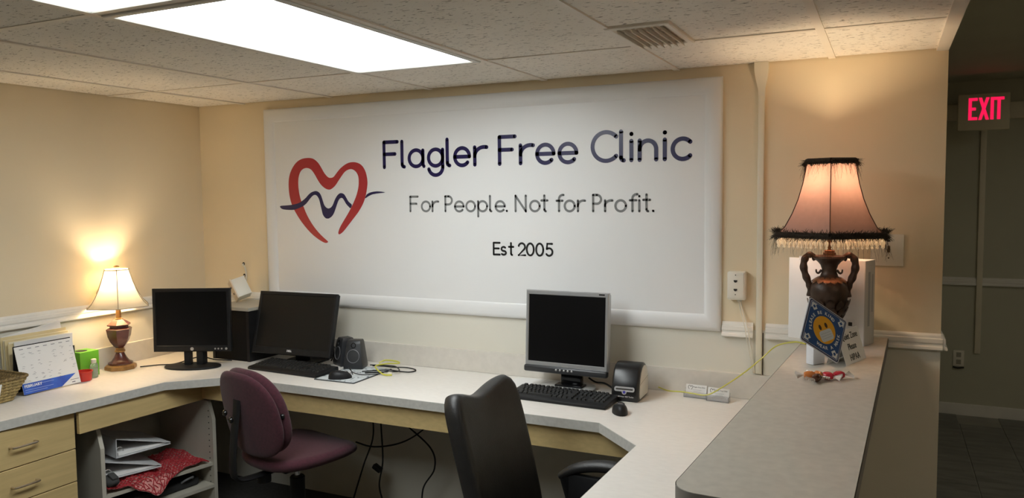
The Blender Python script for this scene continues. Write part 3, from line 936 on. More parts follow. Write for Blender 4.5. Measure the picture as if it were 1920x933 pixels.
# silver monitor
m3 = thing('computer_monitor', 'silver framed square monitor beside the label printer', 'monitor', (.69, -.17, .7628), -.02)
TM = tiltM(.06, .2)
b = B()
hw = .196
iz = bezel(b, hw, .092, .432, .015, .020, .022, .020, TM)
b.build('bezel', M_silver, m3)
B().box((0, .004, (iz[2] + iz[3]) / 2), (iz[1] - iz[0] + .002, .002, iz[3] - iz[2] + .002), TM).build('screen', M_screen, m3, False)
B().box((0, .003, .082), (2 * hw + .004, .030, .030), TM, bev=.009, seg=3).build('control_strip', mat('charcoal_plastic', (.03, .031, .034), .35), m3)
for k in range(5):
    B().lathe([(.0045, 0), (.0045, .002), (.003, .003)], 14, TM @ XZ(-.012) @ Matrix.Translation((-.038 + k * .0185, .084, 0))).build('button', MATS['silver_badge'], m3)
B().box((.165, -.0005, .424), (.026, .001, .006), TM).build('maker_mark', M_blackp, m3, False)
B().box((-.002, -.0005, .1), (.03, .001, .003), TM).build('maker_mark', MATS['silver_badge'], m3, False)
B().box((0, .032, .26), (2 * hw - .006, .024, .33), TM, bev=.005).build('rear_shell', M_silver, m3)
B().box((.01, .05, .065), (.095, .035, .13), bev=.004).build('neck', M_blackg, m3)
B().box((.01, .03, .008), (.13, .06, .016), bev=.003).build('neck_foot', M_blackg, m3)
B().prism([(x, y + .032) for x, y in oval_base(.125, .10, 0)], 0, .008, bev=.003).build('foot', mat('grey_foot_plastic', (.40, .40, .39), .45), m3)

kb_rows = [  # (y, [widths])
    (.062, [1, -.5, 1, 1, 1, 1, -.3, 1, 1, 1, 1, -.3, 1, 1, 1, 1, -.3, 1, 1, 1, -.3, 1, 1, 1, 1]),
    (.036, [1] * 13 + [2, -.3, 1, 1, 1, -.3, 1, 1, 1, 1]),
    (.017, [1.5] + [1] * 12 + [1.5, -.3, 1, 1, 1, -.3, 1, 1, 1, 1]),
    (-.002, [1.75] + [1] * 11 + [2.25, -3.6, 1, 1, 1, 1]),
    (-.021, [2.25] + [1] * 10 + [2.75, -1.3, 1, -1.3, 1, 1, 1, 1]),
    (-.040, [1.25, 1.25, 1.25, 6.25, 1.25, 1.25, 1.25, 1.25, -.3, 1, 1, 1, -.3, 2, 1, 1])]
key_cache = {}
def key_mesh(wd, u):
    k = round(wd, 2)
    if k not in key_cache:
        w_ = wd * u - .003
        b = B()
        vs = []
        for z, i in ((0, 0), (.007, .0018)):
            vs += [(-w_ / 2 + i, -.008 + i, z), (w_ / 2 - i, -.008 + i, z), (w_ / 2 - i, .008 - i * .6, z), (-w_ / 2 + i, .008 - i * .6, z)]
        b.add(vs, [[4, 5, 6, 7], [0, 1, 5, 4], [1, 2, 6, 5], [2, 3, 7, 6], [3, 0, 4, 7]])
        me = b.mesh('key', False)
        me.materials.append(M_key)
        key_cache[k] = me
    return key_cache[k]
def keyboard(loc, rz, label, W=.45):
    t = thing('keyboard', label, 'keyboard', loc, rz, 'desk keyboards')
    body = B()
    side = [(-.082, 0), (-.082, .010), (-.076, .015), (.070, .026), (.080, .024), (.082, .018), (.082, 0)]
    M = Matrix(((0, 0, 1, 0), (1, 0, 0, 0), (0, 1, 0, 0), (0, 0, 0, 1)))
    body.prism(side, -W / 2, W / 2, M, bev=.003)
    body.build('body', M_blackp, t)
    u = (W - .03) / 22.9
    sl = math.atan2(.011, .146)
    for y, ws in kb_rows:
        x = -W / 2 + .015
        for wd in ws:
            if wd < 0:
                x += -wd * u
                continue
            put('key', key_mesh(wd, u), t, (x + wd * u / 2, y, .0150 + (y + .076) * math.tan(sl)), (sl, 0, 0))
            x += wd * u
    return t
keyboard((-.70, -.345, .76), -.05, 'black keyboard in front of the wide black monitor')
keyboard((.735, -.325, .76), -.04, 'black keyboard in front of the silver monitor')

def mouse(loc, rz, label):
    t = thing('computer_mouse', label, 'mouse', loc, rz, 'black desk mice')
    def fn(u, v_):
        a = u * 2 * PI
        ph = v_ * PI / 2
        x = .030 * math.cos(a) * math.cos(ph) ** .6
        y = .055 * math.sin(a) * math.cos(ph) ** .6
        z = .036 * math.sin(ph) ** .9 * (1 - .25 * (y / .055))
        return (x, y, z)
    b = B().grid(fn, 24, 10)
    b.add([fn(k / 24, 0) for k in range(24)], [list(range(24))[::-1]])
    b.build('shell', M_blackp, t)
    B().lathe([(.008, -.003), (.009, 0), (.008, .003)], 14, Matrix.Translation((0, .030, .024)) @ Matrix.Rotation(PI / 2, 4, 'Y')).build('wheel', mat('grey_rubber', (.06, .06, .06), .7), t)
    return t
mouse((1.02, -.425, .76), .5, 'black mouse beside the label printer')
pad = thing('mouse_pad', 'pale patterned mouse pad with dark border behind the purple chair', 'mouse pad', (-.365, -.305, .76), .02)
B().prism(rrect(-.11, .12, -.155, .165, .006), 0, .003).build('base', mat('pad_border', (.05, .055, .06), .8), pad, False)
B().prism(rrect(-.103, .113, -.148, .158, .005), .003, .0038).build('print', mat('pad_print', (.62, .66, .68), .6, var=.15, vscale=30, fleck=(38, .60, (.08, .10, .12), (1, 1, 1))), pad, False)
mouse((-.36, -.405, .764), -.9, 'black mouse on the pale mouse pad')

def cable_run(pts): return [Vector((x, y, z)) for x, y, z in pts]
cable('mouse_cable', [(1.0, -.37, .772), (.99, -.345, .775), (1.005, -.32, .766), (.99, -.295, .764), (.96, -.285, .764), (.925, -.30, .764)], .002, M_blackp, 'thin black mouse cable by the label printer')
cable('mouse_cable', [(-.325, -.355, .775), (-.36, -.33, .80), (-.385, -.305, .79), (-.37, -.30, .772), (-.34, -.31, .7685), (-.30, -.315, .7675), (-.26, -.29, .7675), (-.24, -.27, .7675)], .002, M_blackp, 'thin black mouse cable curling over the mouse pad')

# speakers
M_cone = mat('speaker_cone', (.022, .023, .025), .6)
def speaker(loc, rz, label):
    t = thing('desk_speaker', label, 'speaker', loc, rz, 'pair of desk speakers')
    t.scale = (.88, .88, .93)
    b = B()
    vs = []
    for z, hw_, y0, y1 in ((0, .056, -.05, .05), (.02, .056, -.053, .05), (.135, .040, -.03, .045), (.150, .036, -.022, .04)):
        vs += [(-hw_, y0, z), (hw_, y0, z), (hw_, y1, z), (-hw_, y1, z)]
    fs = [[3, 2, 1, 0], [12, 13, 14, 15]]
    for j in range(3):
        for k in range(4):
            fs.append([j * 4 + k, j * 4 + (k + 1) % 4, j * 4 + 4 + (k + 1) % 4, j * 4 + 4 + k])
    bm = bmesh.new()
    vv = [bm.verts.new(p) for p in vs]
    for f in fs:
        bm.faces.new([vv[k] for k in f])
    bmesh.ops.bevel(bm, geom=bm.edges[:], offset=.004, segments=2, affect='EDGES', profile=.5)
    b.bm(bm)
    b.build('cabinet', mat('charcoal_speaker', (.020, .021, .024), .4), t)
    sl = math.atan2(.023, .115)
    F = Matrix.Translation((0, -.0425, .068)) @ Matrix.Rotation(-sl, 4, 'X') @ Matrix.Rotation(PI / 2, 4, 'X')
    B().lathe([(.036, -.002), (.037, .003), (.034, .004), (.033, .001)], 32, F, cap=False).build('ring', mat('dark_grey_ring', (.16, .16, .17), .3), t)
    B().lathe([(.033, .0005), (.02, .0015), (0, .002)], 32, F).build('cone', M_cone, t)
    F2 = Matrix.Translation((0, -.0305, .124)) @ Matrix.Rotation(-sl, 4, 'X') @ Matrix.Rotation(PI / 2, 4, 'X')
    B().lathe([(.014, -.002), (.0145, .003), (.011, .003), (.010, .0005), (0, .0005)], 24, F2).build('port', M_blackg, t)
speaker((-.435, -.185, .765), .33, 'black desk speaker facing out at the end of the pair')
speaker((-.545, -.13, .76), -.5, 'black desk speaker half hidden behind the wide monitor')

# label printer
pr = thing('label_printer', 'glossy black label printer with pale side panel', 'printer', (.985, -.175, .76), .03)
side = [(-.082, .0), (-.088, .012), (-.088, .035), (-.082, .066), (-.071, .097), (-.054, .124), (-.030, .143), (0, .151), (.030, .147), (.055, .131), (.073, .103), (.083, .066), (.085, .03), (.080, 0)]
M = Matrix(((0, 0, 1, 0), (1, 0, 0, 0), (0, 1, 0, 0), (0, 0, 0, 1)))
B().prism(side, -.058, .058, M, bev=.010, seg=3).build('shell', mat('black_satin_plastic', (.008, .008, .009), .3), pr, True, 50)
sp = [(y * .80 + .002, .070 + (z - .070) * .86) for y, z in side]
spn = B().prism(sp, .0575, .0605, M, bev=.0015)
M_pale = mat('pale_grey_plastic', (.62, .60, .54), .45)
spo = spn.build('side_panel', M_pale, pr)
B().box((.061, 0, .078), (.001, .13, .0012), rot=(.12, 0, 0)).build('seam', MATS['dim_receptacle'], spo, False)
FM = Matrix.Translation((0, -.0845, .052)) @ Matrix.Rotation(-.24, 4, 'X')
B().prism(rrect(-.043, .043, -.010, .010, .008), 0, .002, FM @ XZ(-.003)).build('slot_plate', mat('bright_silver', (.75, .75, .76), .25, metal=.8), pr)
B().prism(rrect(-.036, .036, -.003, .003, .002), .002, .0026, FM @ XZ(-.003)).build('slot', M_slot, pr, False)
B().lathe([(.010, 0), (.010, .0022)], 18, FM @ XZ(-.003) @ Matrix.Translation((0, -.012, 0))).build('badge', MATS['bright_silver'], pr)
B().lathe([(.006, .0022), (.006, .003)], 18, FM @ XZ(-.003) @ Matrix.Translation((0, -.012, 0))).build('emblem', mat('blue_button', (.06, .05, .32), .3), pr)
text('LabelWriter 450 Turbo', .0085, FM @ XZ(-.0045) @ Matrix.Translation((0, -.033, 0)), MATS['silver_print'], pr)

# business card holders
M_acr = mat('clear_acrylic', (.92, .93, .95), .06, trans=.92)
def card_holder(loc, rz, label, big):
    t = thing('card_holder', label, 'card holder', loc, rz, 'business card holders')
    W_ = .100 if big else .092
    B().box((0, .012, .019), (W_, .0018, .034), rot=(-.25, 0, 0)).build('back_plate', M_acr, t, False)
    B().box((0, -.012, .0125), (W_, .0018, .025), rot=(-.12, 0, 0)).build('front_plate', M_acr, t, False)
    B().box((0, .001, .0009), (W_, .028, .0018)).build('tray', M_acr, t, False)
    for s in (-1, 1):
        B().box((s * (W_ / 2 - .001), .001, .010), (.0018, .026, .020)).build('side_plate', M_acr, t, False)
    TC = Matrix.Translation((0, -.006, .002)) @ Matrix.Rotation(-.22, 4, 'X')
    cs = B().box((0, .006, .026), (.088, .011, .052), TC).build('card_stack', M_paper, t, False)
    TC2 = TC @ XZ(.0002)
    for sgn in (-1, 1):
        pts = [(-.030, .032), (-.034, .040), (-.031, .047), (-.026, .046), (-.0235, .042)] if sgn < 0 else [(-.0235, .042), (-.020, .0465), (-.015, .044), (-.016, .038), (-.021, .031)]
        sk = B()
        stroke(sk, [(p.x, p.y) for p in smooth_path([Vector((*q, 0)) for q in pts], 4)], .0009, TC2)
        sk.build('heart_mark', M_ink, cs, False, fix=False)
    text('Flagler Free Clinic', .0068, TC2 @ Matrix.Translation((.013, .040, 0)), M_ink, cs)
    for q, wd in enumerate((.04, .03, .05, .06)):
        B().box((.004, 0, .030 - q * .006), (wd, .0004, .0009), TC).build('print_line', mat('grey_fine_print', (.35, .35, .36), .6), cs, False)
card_holder((1.242, -.075, .76), -.06, 'acrylic business card holder against the backsplash, left and taller of two', True)
card_holder((1.338, -.098, .76), -.08, 'acrylic business card holder nearest the bar, right and lower of two', False)

# cables on the worktop
cable('network_cable', [(1.07, -.035, .778), (1.12, -.06, .773), (1.19, -.098, .784), (1.235, -.115, .786), (1.30, -.13, .790), (1.36, -.11, .825), (1.44, -.07, .885), (1.50, -.045, .94), (1.56, -.06, 1.0), (1.64, -.22, 1.05), (1.672, -.27, 1.0585), (1.692, -.29, 1.0585)], .0028, M_yellow, 'yellow green network cable climbing from the desk to the bar top')
cable('network_cable', [(-.365, -.085, .772), (-.34, -.065, .785), (-.27, -.065, .785), (-.235, -.10, .785), (-.28, -.14, .787), (-.30, -.20, .788), (-.26, -.25, .784), (-.21, -.265, .766), (-.17, -.255, .765)], .004, M_yellow, 'yellow green network cable curled beside the desk speaker')
cable('audio_cable', [(-.365, -.14, .770), (-.31, -.125, .769), (-.25, -.125, .769), (-.19, -.095, .766), (-.125, -.115, .764), (-.13, -.165, .764), (-.19, -.178, .766), (-.25, -.185, .768), (-.34, -.262, .7685)], .003, M_blackp, 'black audio cable looped beside the desk speaker')
cable('audio_cable', [(-.365, -.16, .778), (-.29, -.15, .780), (-.22, -.150, .780), (-.165, -.205, .774), (-.23, -.225, .768), (-.31, -.28, .768)], .003, M_blackp, 'second black audio cable bundled at the speaker foot')
tag(B().box((-.195, -.238, .7665), (.022, .016, .012), bev=.003).build('cable_clip', M_ivory), 'small white cable plug beside the desk speaker', 'plug')
cable('lamp_cord', [(-1.464, -.61, .765), (-1.42, -.54, .764), (-1.36, -.48, .764), (-1.28, -.40, .79), (-1.20, -.36, .775), (-1.15, -.30, .764)], .003, M_blackp, 'dark lamp cord lying between the small lamp and the square monitor')
cable('monitor_cable', [(.765, -.08, .80), (.80, -.09, .787), (.85, -.11, .79), (.895, -.13, .777), (.912, -.105, .766)], .004, M_blackp, 'black cable running from the silver monitor to the label printer')
for k in range(5):
    a = k * .9
    cable('monitor_cable', [(-.70 + .028 * k, -.075 - .006 * k, .79 + .02 * (k % 3)), (-.685 + .024 * k, -.085 - .008 * k, .84), (-.68 + .024 * k, -.095 - .008 * k, .80), (-.70 + .028 * k, -.10 - .008 * k, .766)], .003, M_blackp, ['leftmost', 'second', 'middle', 'fourth', 'rightmost'][k] + ' black cable in the tangle under the wide monitor', group='cables under the wide monitor')

# papers under the silver monitor
tag(B().box((.51, -.14, .7606), (.22, .20, .001), rot=(0, 0, .06)).build('paper_sheet', M_paper, None, False), 'white paper sheet lying left of the silver monitor', 'paper')
tag(B().box((.66, -.135, .7618), (.24, .20, .001), rot=(0, 0, -.02)).build('paper_sheet', mat('offwhite_sheet', (.70, .69, .66), .7), None, False), 'off-white desk sheet under the silver monitor foot', 'paper')

# riser in the corner
rs = thing('corner_riser', 'black corner riser with laminate top between the two black monitors', 'riser', (-1.17, -.16, .76), 0)
B().box((0, .005, .276), (.27, .27, .018), bev=.001, seg=1).build('top_board', M_melamine, rs, False)
for x in (-.122, .122):
    B().box((x, 0, .1335), (.018, .25, .267)).build('side_board', M_blackp, rs, False)
B().box((0, .115, .1335), (.226, .012, .267)).build('back_board', M_blackp, rs, False)
B().box((0, -.115, .1335), (.226, .012, .267)).build('front_board', mat('black_board', (.006, .006, .006), .7, spec=.15), rs, False)

jb = thing('loose_jack', 'white phone jack box lying tilted on the corner riser', 'wall jack', (-1.255, -.135, 1.118), 0, rot=(Matrix.Rotation(-.55, 3, 'Y') @ Matrix.Rotation(-.55, 3, 'Z')).to_euler())
B().box((0, .014, 0), (.066, .075, .108), bev=.004).build('box', M_ivory, jb)
B().box((0, -.027, 0), (.072, .008, .116), bev=.002).build('faceplate', mat('beige_plastic', (.74, .62, .48), .45), jb)
for z in (.02, -.018):
    B().box((0, -.0315, z), (.012, .002, .010)).build('socket', M_slot, jb, False)
cable('jack_cable', [(-1.285, -.17, 1.075), (-1.295, -.20, 1.055), (-1.28, -.23, 1.049), (-1.24, -.24, 1.049)], .0022, M_wcable, 'thin white cable of the tilted jack box')

# ================================================================== LEFT DESK CLUTTER
# basket: rows of braided cane
bk = thing('wicker_basket', 'woven cane basket with a white tag at the left edge', 'basket', (-1.492, -1.412, .7605), .03)
M_cane = mat('woven_cane', (.36, .26, .10), .7, var=.45, vscale=70, bump=.4, bscale=200)
M_caned = mat('dark_woven_cane', (.22, .15, .06), .75, var=.45, vscale=70)
nrow = 8
for j in range(nrow):
    t = j / (nrow - 1)
    hx, hy = .080 + .035 * t, .135 + .045 * t
    z = .008 + .094 * t
    loop = rrect(-hx, hx, -hy, hy, .025, 4)
    loop = [Vector((x, y, z)) for x, y in loop]
    # arclength samples
    L = [0]
    for k in range(len(loop)):
        L.append(L[-1] + (loop[(k + 1) % len(loop)] - loop[k]).length)
    def at(s):
        s %= L[-1]
        for k in range(len(loop)):
            if L[k + 1] >= s:
                f = (s - L[k]) / (L[k + 1] - L[k])
                return loop[k].lerp(loop[(k + 1) % len(loop)], f)
    b = B()
    n = int(L[-1] / .017)
    st = L[-1] / n
    for k in range(n):
        s0 = (k + (.5 if j % 2 else 0)) * st
        p, q = at(s0), at(s0 + st * 1.35)
        p = p + Vector((0, 0, -.0045)); q = q + Vector((0, 0, .0045))
        mid = (p + q) / 2
        o = Vector((mid.x, mid.y, 0)).normalized() * .003
        b.tube([p - o, p.lerp(q, .25) + o, mid + o * 1.4, p.lerp(q, .75) + o, q - o], lambda t_: .0022 + .0048 * math.sin(PI * t_), 6)
    o = b.build('cane_row', M_cane if j < nrow - 1 else M_caned, bk)
    o['kind'] = 'stuff'
B().prism(rrect(-.080, .080, -.135, .135, .02), 0, .008).build('bottom', M_caned, bk, False)
b = B()
vs, fs = [], []
for t in (0, 1):
    hx, hy = .075 + .035 * t, .130 + .045 * t
    vs += [(x, y, .006 + .094 * t) for x, y in rrect(-hx, hx, -hy, hy, .02, 4)]
n = len(vs) // 2
for k in range(n):
    fs.append([k, (k + 1) % n, n + (k + 1) % n, n + k])
b.add(vs, fs).build('lining', M_caned, bk)
B().box((.110, .02, .060), (.0015, .075, .06), rot=(0, .34, 0), bev=.0005, seg=1).build('paper_tag', M_paper, bk, False)

# folders behind the calendar, held in a black file rack
fr = thing('file_rack', 'black upright file rack behind the desk calendar', 'file rack', (-1.577, -1.05, .7602), 0)
B().box((0, 0, .004), (.09, .28, .008)).build('base', M_blackp, fr, False)
for x in (-.0445, .0425):
    B().box((x, 0, .085), (.004, .28, .16), bev=.001, seg=1).build('divider', M_blackp, fr, False)
def folder(x, y, z0, w_, h, tilt, m, label, rx=0.0):
    b = B().box((0, 0, h / 2), (.0035, w_, h), bev=.0008, seg=1)
    o = b.build('file_folder', m, None, False)
    o.location = (x, y, z0)
    o.rotation_euler = (rx, tilt, 0)
    return tag(o, label, 'folder', 'papers standing behind the calendar')
folder(-1.6075, -1.05, .769, .31, .235, -.03, M_manila, 'tall manila folder standing at the back behind the calendar')
folder(-1.597, -1.045, .769, .31, .222, -.03, M_cream, 'cream folder standing second from the wall behind the calendar')
folder(-1.586, -1.05, .769, .30, .222, -.03, M_manila, 'manila folder in the middle of the row behind the calendar')
folder(-1.575, -1.04, .769, .30, .214, -.03, M_cream, 'cream folder just in front of the middle manila folder')
folder(-1.564, -1.055, .769, .29, .208, -.03, M_manila, 'manila folder directly behind the white papers')
folder(-1.553, -1.04, .769, .28, .214, -.03, M_paper, 'white papers standing directly behind the calendar')
pp = folder(-1.6125, -1.03, .80, .28, .225, -.03, M_paper, 'white sheet sticking up askew above the folders', rx=.13)

cl = thing('desk_calendar', 'desk calendar page with blue february band beside the green box', 'calendar', (-1.44, -1.085, .7605), 0)
TC = Matrix.Rotation(-.27, 4, 'Y') @ Matrix(((0, 0, 1, 0), (1, 0, 0, 0), (0, 1, 0, 0), (0, 0, 0, 1)))   # local x->world y, local y->up, normal +x
CW, CH = .268, .218
B().prism(rrect(-CW / 2, CW / 2, .004, CH, .002), -.002, 0, TC).build('page', M_paper, cl, False)
TB = Matrix.Translation((-.072, 0, 0)) @ Matrix.Rotation(.04, 4, 'Y') @ Matrix(((0, 0, 1, 0), (1, 0, 0, 0), (0, 1, 0, 0), (0, 0, 0, 1)))
B().prism(rrect(-CW / 2, CW / 2, .004, CH - .005, .002), -.003, 0, TB).build('easel_back', M_blackp, cl, False)
M_blue = mat('calendar_blue', (.035, .13, .55), .5, var=.3, vscale=9, dark=(.03, .05, .33))
B().flat([(-CW / 2, .004), (.040, .004), (.118, .052), (-CW / 2, .052)], TC @ Matrix.Translation((0, 0, .0004))).build('blue_band', M_blue, cl, False, fix=False)
text('FEBRUARY', .017, TC @ Matrix.Translation((-CW / 2 + .008, .034, .0006)), M_paper, cl, align='LEFT', bold=.0005)
pm = B()
for q, (x, y, wd) in enumerate(((-.126, .022, .13), (-.126, .013, .10), (-.05, .041, .06))):
    pm.add([(x, y, 0), (x + wd, y, 0), (x + wd, y + .0018, 0), (x, y + .0018, 0)], [[0, 1, 2, 3]], TC @ Matrix.Translation((0, 0, .0008)))
o = pm.build('small_print', mat('pale_blue_print', (.35, .45, .75), .6), cl, False, fix=False)
o['kind'] = 'stuff'
pm = B()
for c in range(7):
    x = -CW / 2 + .020 + c * .0365
    pm.add([(x, .203, 0), (x + .018, .203, 0), (x + .018, .2055, 0), (x, .2055, 0)], [[0, 1, 2, 3]], TC @ Matrix.Translation((0, 0, .0006)))
    for r in range(5):
        y = .190 - r * .030
        if r == 4 and c > 4: continue
        for q in range(random.choice((0, 1, 2, 3))):
            xx, yy = x + random.uniform(-.004, .012), y - random.uniform(0, .02)
            stroke(pm, [(xx, yy), (xx + .004, yy + random.uniform(-.002, .003)), (xx + random.uniform(.006, .014), yy + random.uniform(-.002, .002))], .0005, TC @ Matrix.Translation((0, 0, .0006)))
pm.add([(.092, .012, 0), (.108, .012, 0), (.108, .016, 0), (.092, .016, 0)], [[0, 1, 2, 3]], TC @ Matrix.Translation((0, 0, .0006)))
pm.add([(.086, .024, 0), (.128, .024, 0), (.128, .0262, 0), (.086, .0262, 0)], [[0, 1, 2, 3]], TC @ Matrix.Translation((0, 0, .0006)))
o = pm.build('pen_marks', mat('ballpoint_ink', (.13, .13, .17), .6), cl, False, fix=False)
o['kind'] = 'stuff'

gb = thing('tissue_box', 'bright green box with round opening behind the calendar', 'box', (-1.565, -.845, .76), .0)
B().box((0, 0, .062), (.09, .10, .124), bev=.002).build('carton', mat('bright_green_card', (.16, .50, .03), .5, var=.05), gb)
B().lathe([(.026, 0), (.026, .001)], 20, Matrix.Translation((0, -.01, .1238))).build('opening', M_slot, gb, False)
rdc = B().lathe([(0, .004), (.030, .004), (.032, 0), (.034, .002), (.037, .040), (.040, .041), (.040, .046), (.036, .046), (.032, .010), (0, .008)], 28)
o = tag(rdc.build('red_cup', mat('red_plastic', (.55, .03, .02), .35)), 'small red plastic cup in front of the green box', 'cup')
o.location = (-1.475, -.912, .76)
bo = thing('hand_gel_bottle', 'small clear bottle with white cap between green box and lamp', 'bottle', (-1.492, -.845, .76))
B().lathe([(.016, 0), (.018, .003), (.018, .058), (.014, .068), (.009, .072)], 20).build('body', mat('clear_plastic', (.90, .92, .90), .1, trans=.85), bo)
B().lathe([(.016, .002), (.016, .045), (0, .045)], 20).build('gel', mat('clear_gel', (.85, .88, .80), .1, trans=.8), bo)
B().lathe([(.011, .070), (.012, .072), (.012, .088), (.008, .090)], 18).build('cap', M_ivory, bo)

# ================================================================== BAR TOP THINGS
BZ = 1.055
bi = thing('ring_binder', 'thick white ring binder standing behind the urn lamp', 'binder', (1.768, -.150, BZ), -.34)
M_bind = mat('white_binder_vinyl', (.88, .87, .86), .4, var=.03, bump=.12, bscale=25)
B().box((-.004, -.043, .156), (.288, .004, .312), bev=.0015).build('front_cover', M_bind, bi)
B().box((-.004, .043, .156), (.288, .004, .312), bev=.0015).build('back_cover', M_bind, bi)
B().box((.1405, 0, .156), (.004, .09, .312), bev=.0015).build('spine', mat('binder_spine', (.55, .53, .50), .4), bi)
B().box((-.002, 0, .150), (.27, .078, .290)).build('pages', M_paper, bi, False)
B().box((.1428, -.01, .17), (.0005, .018, .20)).build('spine_label', mat('grey_fine_print', (.35, .35, .36), .6), bi, False)
B().box((.1428, .022, .19), (.0005, .008, .14)).build('spine_label', MATS['grey_fine_print'], bi, False)
for z in (.285, .028):
    B().lathe([(.004, 0), (.004, .001)], 14, XZ(-.0452) @ Matrix.Translation((.112, z, 0))).build('rivet', M_slot, bi, False)
B().prism(rrect(.075, .108, .055, .095, .003), 0, .0006, XZ(-.0452)).build('sticker', M_paper, bi, False)
B().prism(rrect(.084, .098, .070, .084, .002), .0006, .001, XZ(-.0452)).build('sticker_print', M_slot, bi, False)

# diamond sign
vLR = Vector((.127, .185, .034)); vBT = Vector((-.088, .022, .208))
u_ = vLR.normalized(); v_ = (vBT - u_ * vBT.dot(u_)).normalized(); n_ = u_.cross(v_)
D = .227
SM = Matrix((u_, v_, n_)).transposed().to_4x4()
ctr = Vector((1.778, -.66, 1.176))
sg = thing('diamond_sign', 'blue diamond sign with masked smiling face reading please be kind wear a mask', 'sign', (1.778, -.66, BZ))
SMT = Matrix.Translation(ctr - Vector((1.778, -.66, BZ))) @ SM
def diamond(d, r):
    sq = rrect(-d / 2 * .7071, d / 2 * .7071, -d / 2 * .7071, d / 2 * .7071, r, 4)
    c, s = math.cos(PI / 4), math.sin(PI / 4)
    return [(x * c - y * s, x * s + y * c) for x, y in sq]
B().prism(diamond(D, .008), -.003, 0, SMT).build('board', mat('sign_rim_white', (.55, .58, .66), .4), sg, False)
M_sblue = mat('sign_blue', (.018, .075, .25), .35)
B().prism(diamond(D * .965, .007), 0, .0004, SMT).build('field', mat('sign_navy', (.012, .025, .10), .35), sg, False)
B().prism(diamond(D * .92, .006), 0, .0008, SMT).build('line', MATS['sign_rim_white'], sg, False)
B().prism(diamond(D * .90, .006), 0, .0012, SMT).build('field', M_sblue, sg, False)
M_face = mat('smiley_yellow', (.85, .42, .02), .4)
B().lathe([(.046, .0012), (.046, .0018)], 36, SMT).build('face', M_face, sg, False)
for x in (-.014, .014):
    B().prism([(x + .0055 * math.cos(2 * PI * k / 16), .012 + .009 * math.sin(2 * PI * k / 16)) for k in range(16)], .0018, .0022, SMT).build('eye', mat('face_brown', (.05, .02, .005), .5), sg, False)
B().prism(rrect(-.028, .028, -.036, .0, .010), .0018, .0024, SMT).build('face_mask', mat('mask_grey', (.66, .70, .74), .6), sg, False)
for k in range(3):
    B().box((0, -.010 - k * .008, .0026), (.046, .0014, .0004), SMT).build('pleat', mat('mask_pleat', (.45, .5, .55), .6), sg, False)
M_swhite = mat('sign_white', (.72, .76, .80), .5)
def arc_text(body, r, a0, a1, size, flip=False):
    for k, c in enumerate(body):
        if c == ' ':
            continue
        a = math.radians(a0 + (a1 - a0) * k / (len(body) - 1))
        rot = a - PI / 2 if not flip else a + PI / 2
        text(c, size, SMT @ Matrix.Translation((r * math.cos(a), r * math.sin(a), .0016)) @ Matrix.Rotation(rot, 4, 'Z'), M_swhite, sg, name='letter', bold=.0003)
arc_text('PLEASE BE KIND', .053, 160, 20, .015)
arc_text('WEAR A MASK', .064, 215, 325, .015, True)
for ax, ay in ((0, .083), (.083, 0), (0, -.083), (-.083, 0)):
    a = math.atan2(ay, ax) - PI / 2
    AM = SMT @ Matrix.Translation((ax, ay, .0012)) @ Matrix.Rotation(a, 4, 'Z')
    B().prism([(-.008, -.013), (.008, -.013), (.008, .0), (.015, .0), (0, .015), (-.015, 0), (-.008, 0)], 0, .0005, AM).build('arrow', M_swhite, sg, False)
    B().prism(rrect(-.0045, .0045, -.006, .003, .001), .0005, .0009, AM).build('arrow_mark', M_sblue, sg, False)
B().box((-.028, .050, .0505), (.055, .03, .10), bev=.002, rot=(0, 0, .95)).build('stand', mat('frosted_stand', (.80, .83, .88), .5), sg)

tc = thing('tent_card', 'folded white tent card asking for quiet beside the diamond sign', 'sign', (1.872, -.535, BZ), math.atan2(.16, .052))
TT = Matrix.Rotation(-.30, 4, 'X') @ XZ(0)
B().prism(rrect(-.088, .088, .001, .112, .001), -.0006, 0, TT).build('front_leaf', M_paper, tc, False)
TT2 = Matrix.Translation((0, .066, 0)) @ Matrix.Rotation(.30, 4, 'X') @ XZ(0)
B().prism(rrect(-.088, .088, .001, .112, .001), 0, .0006, TT2).build('rear_leaf', M_paper, tc, False)
for s, y in (('Quiet Zone', .080), ('Please', .045), ('HIPAA', .010)):
    text(s, .030, TT @ Matrix.Translation((0, y, .0005)), M_ink, tc, sx=.95, bold=.0002)

def candy(loc, rz, m, label):
    t = thing('wrapped_candy', label, 'candy', loc, rz, 'wrapped candies on the bar')
    t.scale = (1.3, 1.3, 1.3)
    B().lathe([(0, -.013), (.006, -.012), (.009, -.006), (.0095, .0), (.009, .006), (.006, .012), (0, .013)], 14, Matrix.Translation((0, 0, .0095)) @ Matrix.Rotation(PI / 2, 4, 'Y')).build('sweet', m, t)
    for s in (-1, 1):
        b = B()
        n = 10
        vs = [(s * .011, 0, .0095)]
        for k in range(n + 1):
            a = -1 + 2 * k / n
            vs.append((s * .030, a * .014, .0095 + (.004 if k % 2 else -.003) + .003 * a))
        b.add(vs, [[0, k + 1, k + 2] for k in range(n)])
        b.build('wrapper_end', mat('clear_wrapper', (.85, .80, .75), .12, trans=.5), t, False)
M_or = mat('candy_orange', (.62, .20, .05), .25); M_rd = mat('candy_red', (.55, .03, .05), .2); M_br = mat('candy_brown', (.10, .035, .02), .2)
candy((1.752, -.845, BZ), .3, M_or, 'orange wrapped candy leftmost in front of the diamond sign')
candy((1.774, -.875, BZ), 1.2, M_br, 'brown wrapped candy nearest the camera in front of the diamond sign')
candy((1.802, -.835, BZ), -.2, M_rd, 'red wrapped candy under the tip of the diamond sign')
candy((1.832, -.81, BZ), .5, M_rd, 'red wrapped candy rightmost of the pile')
candy((1.775, -.835, BZ), 2.2, M_or, 'orange wrapped candy in the middle of the pile')

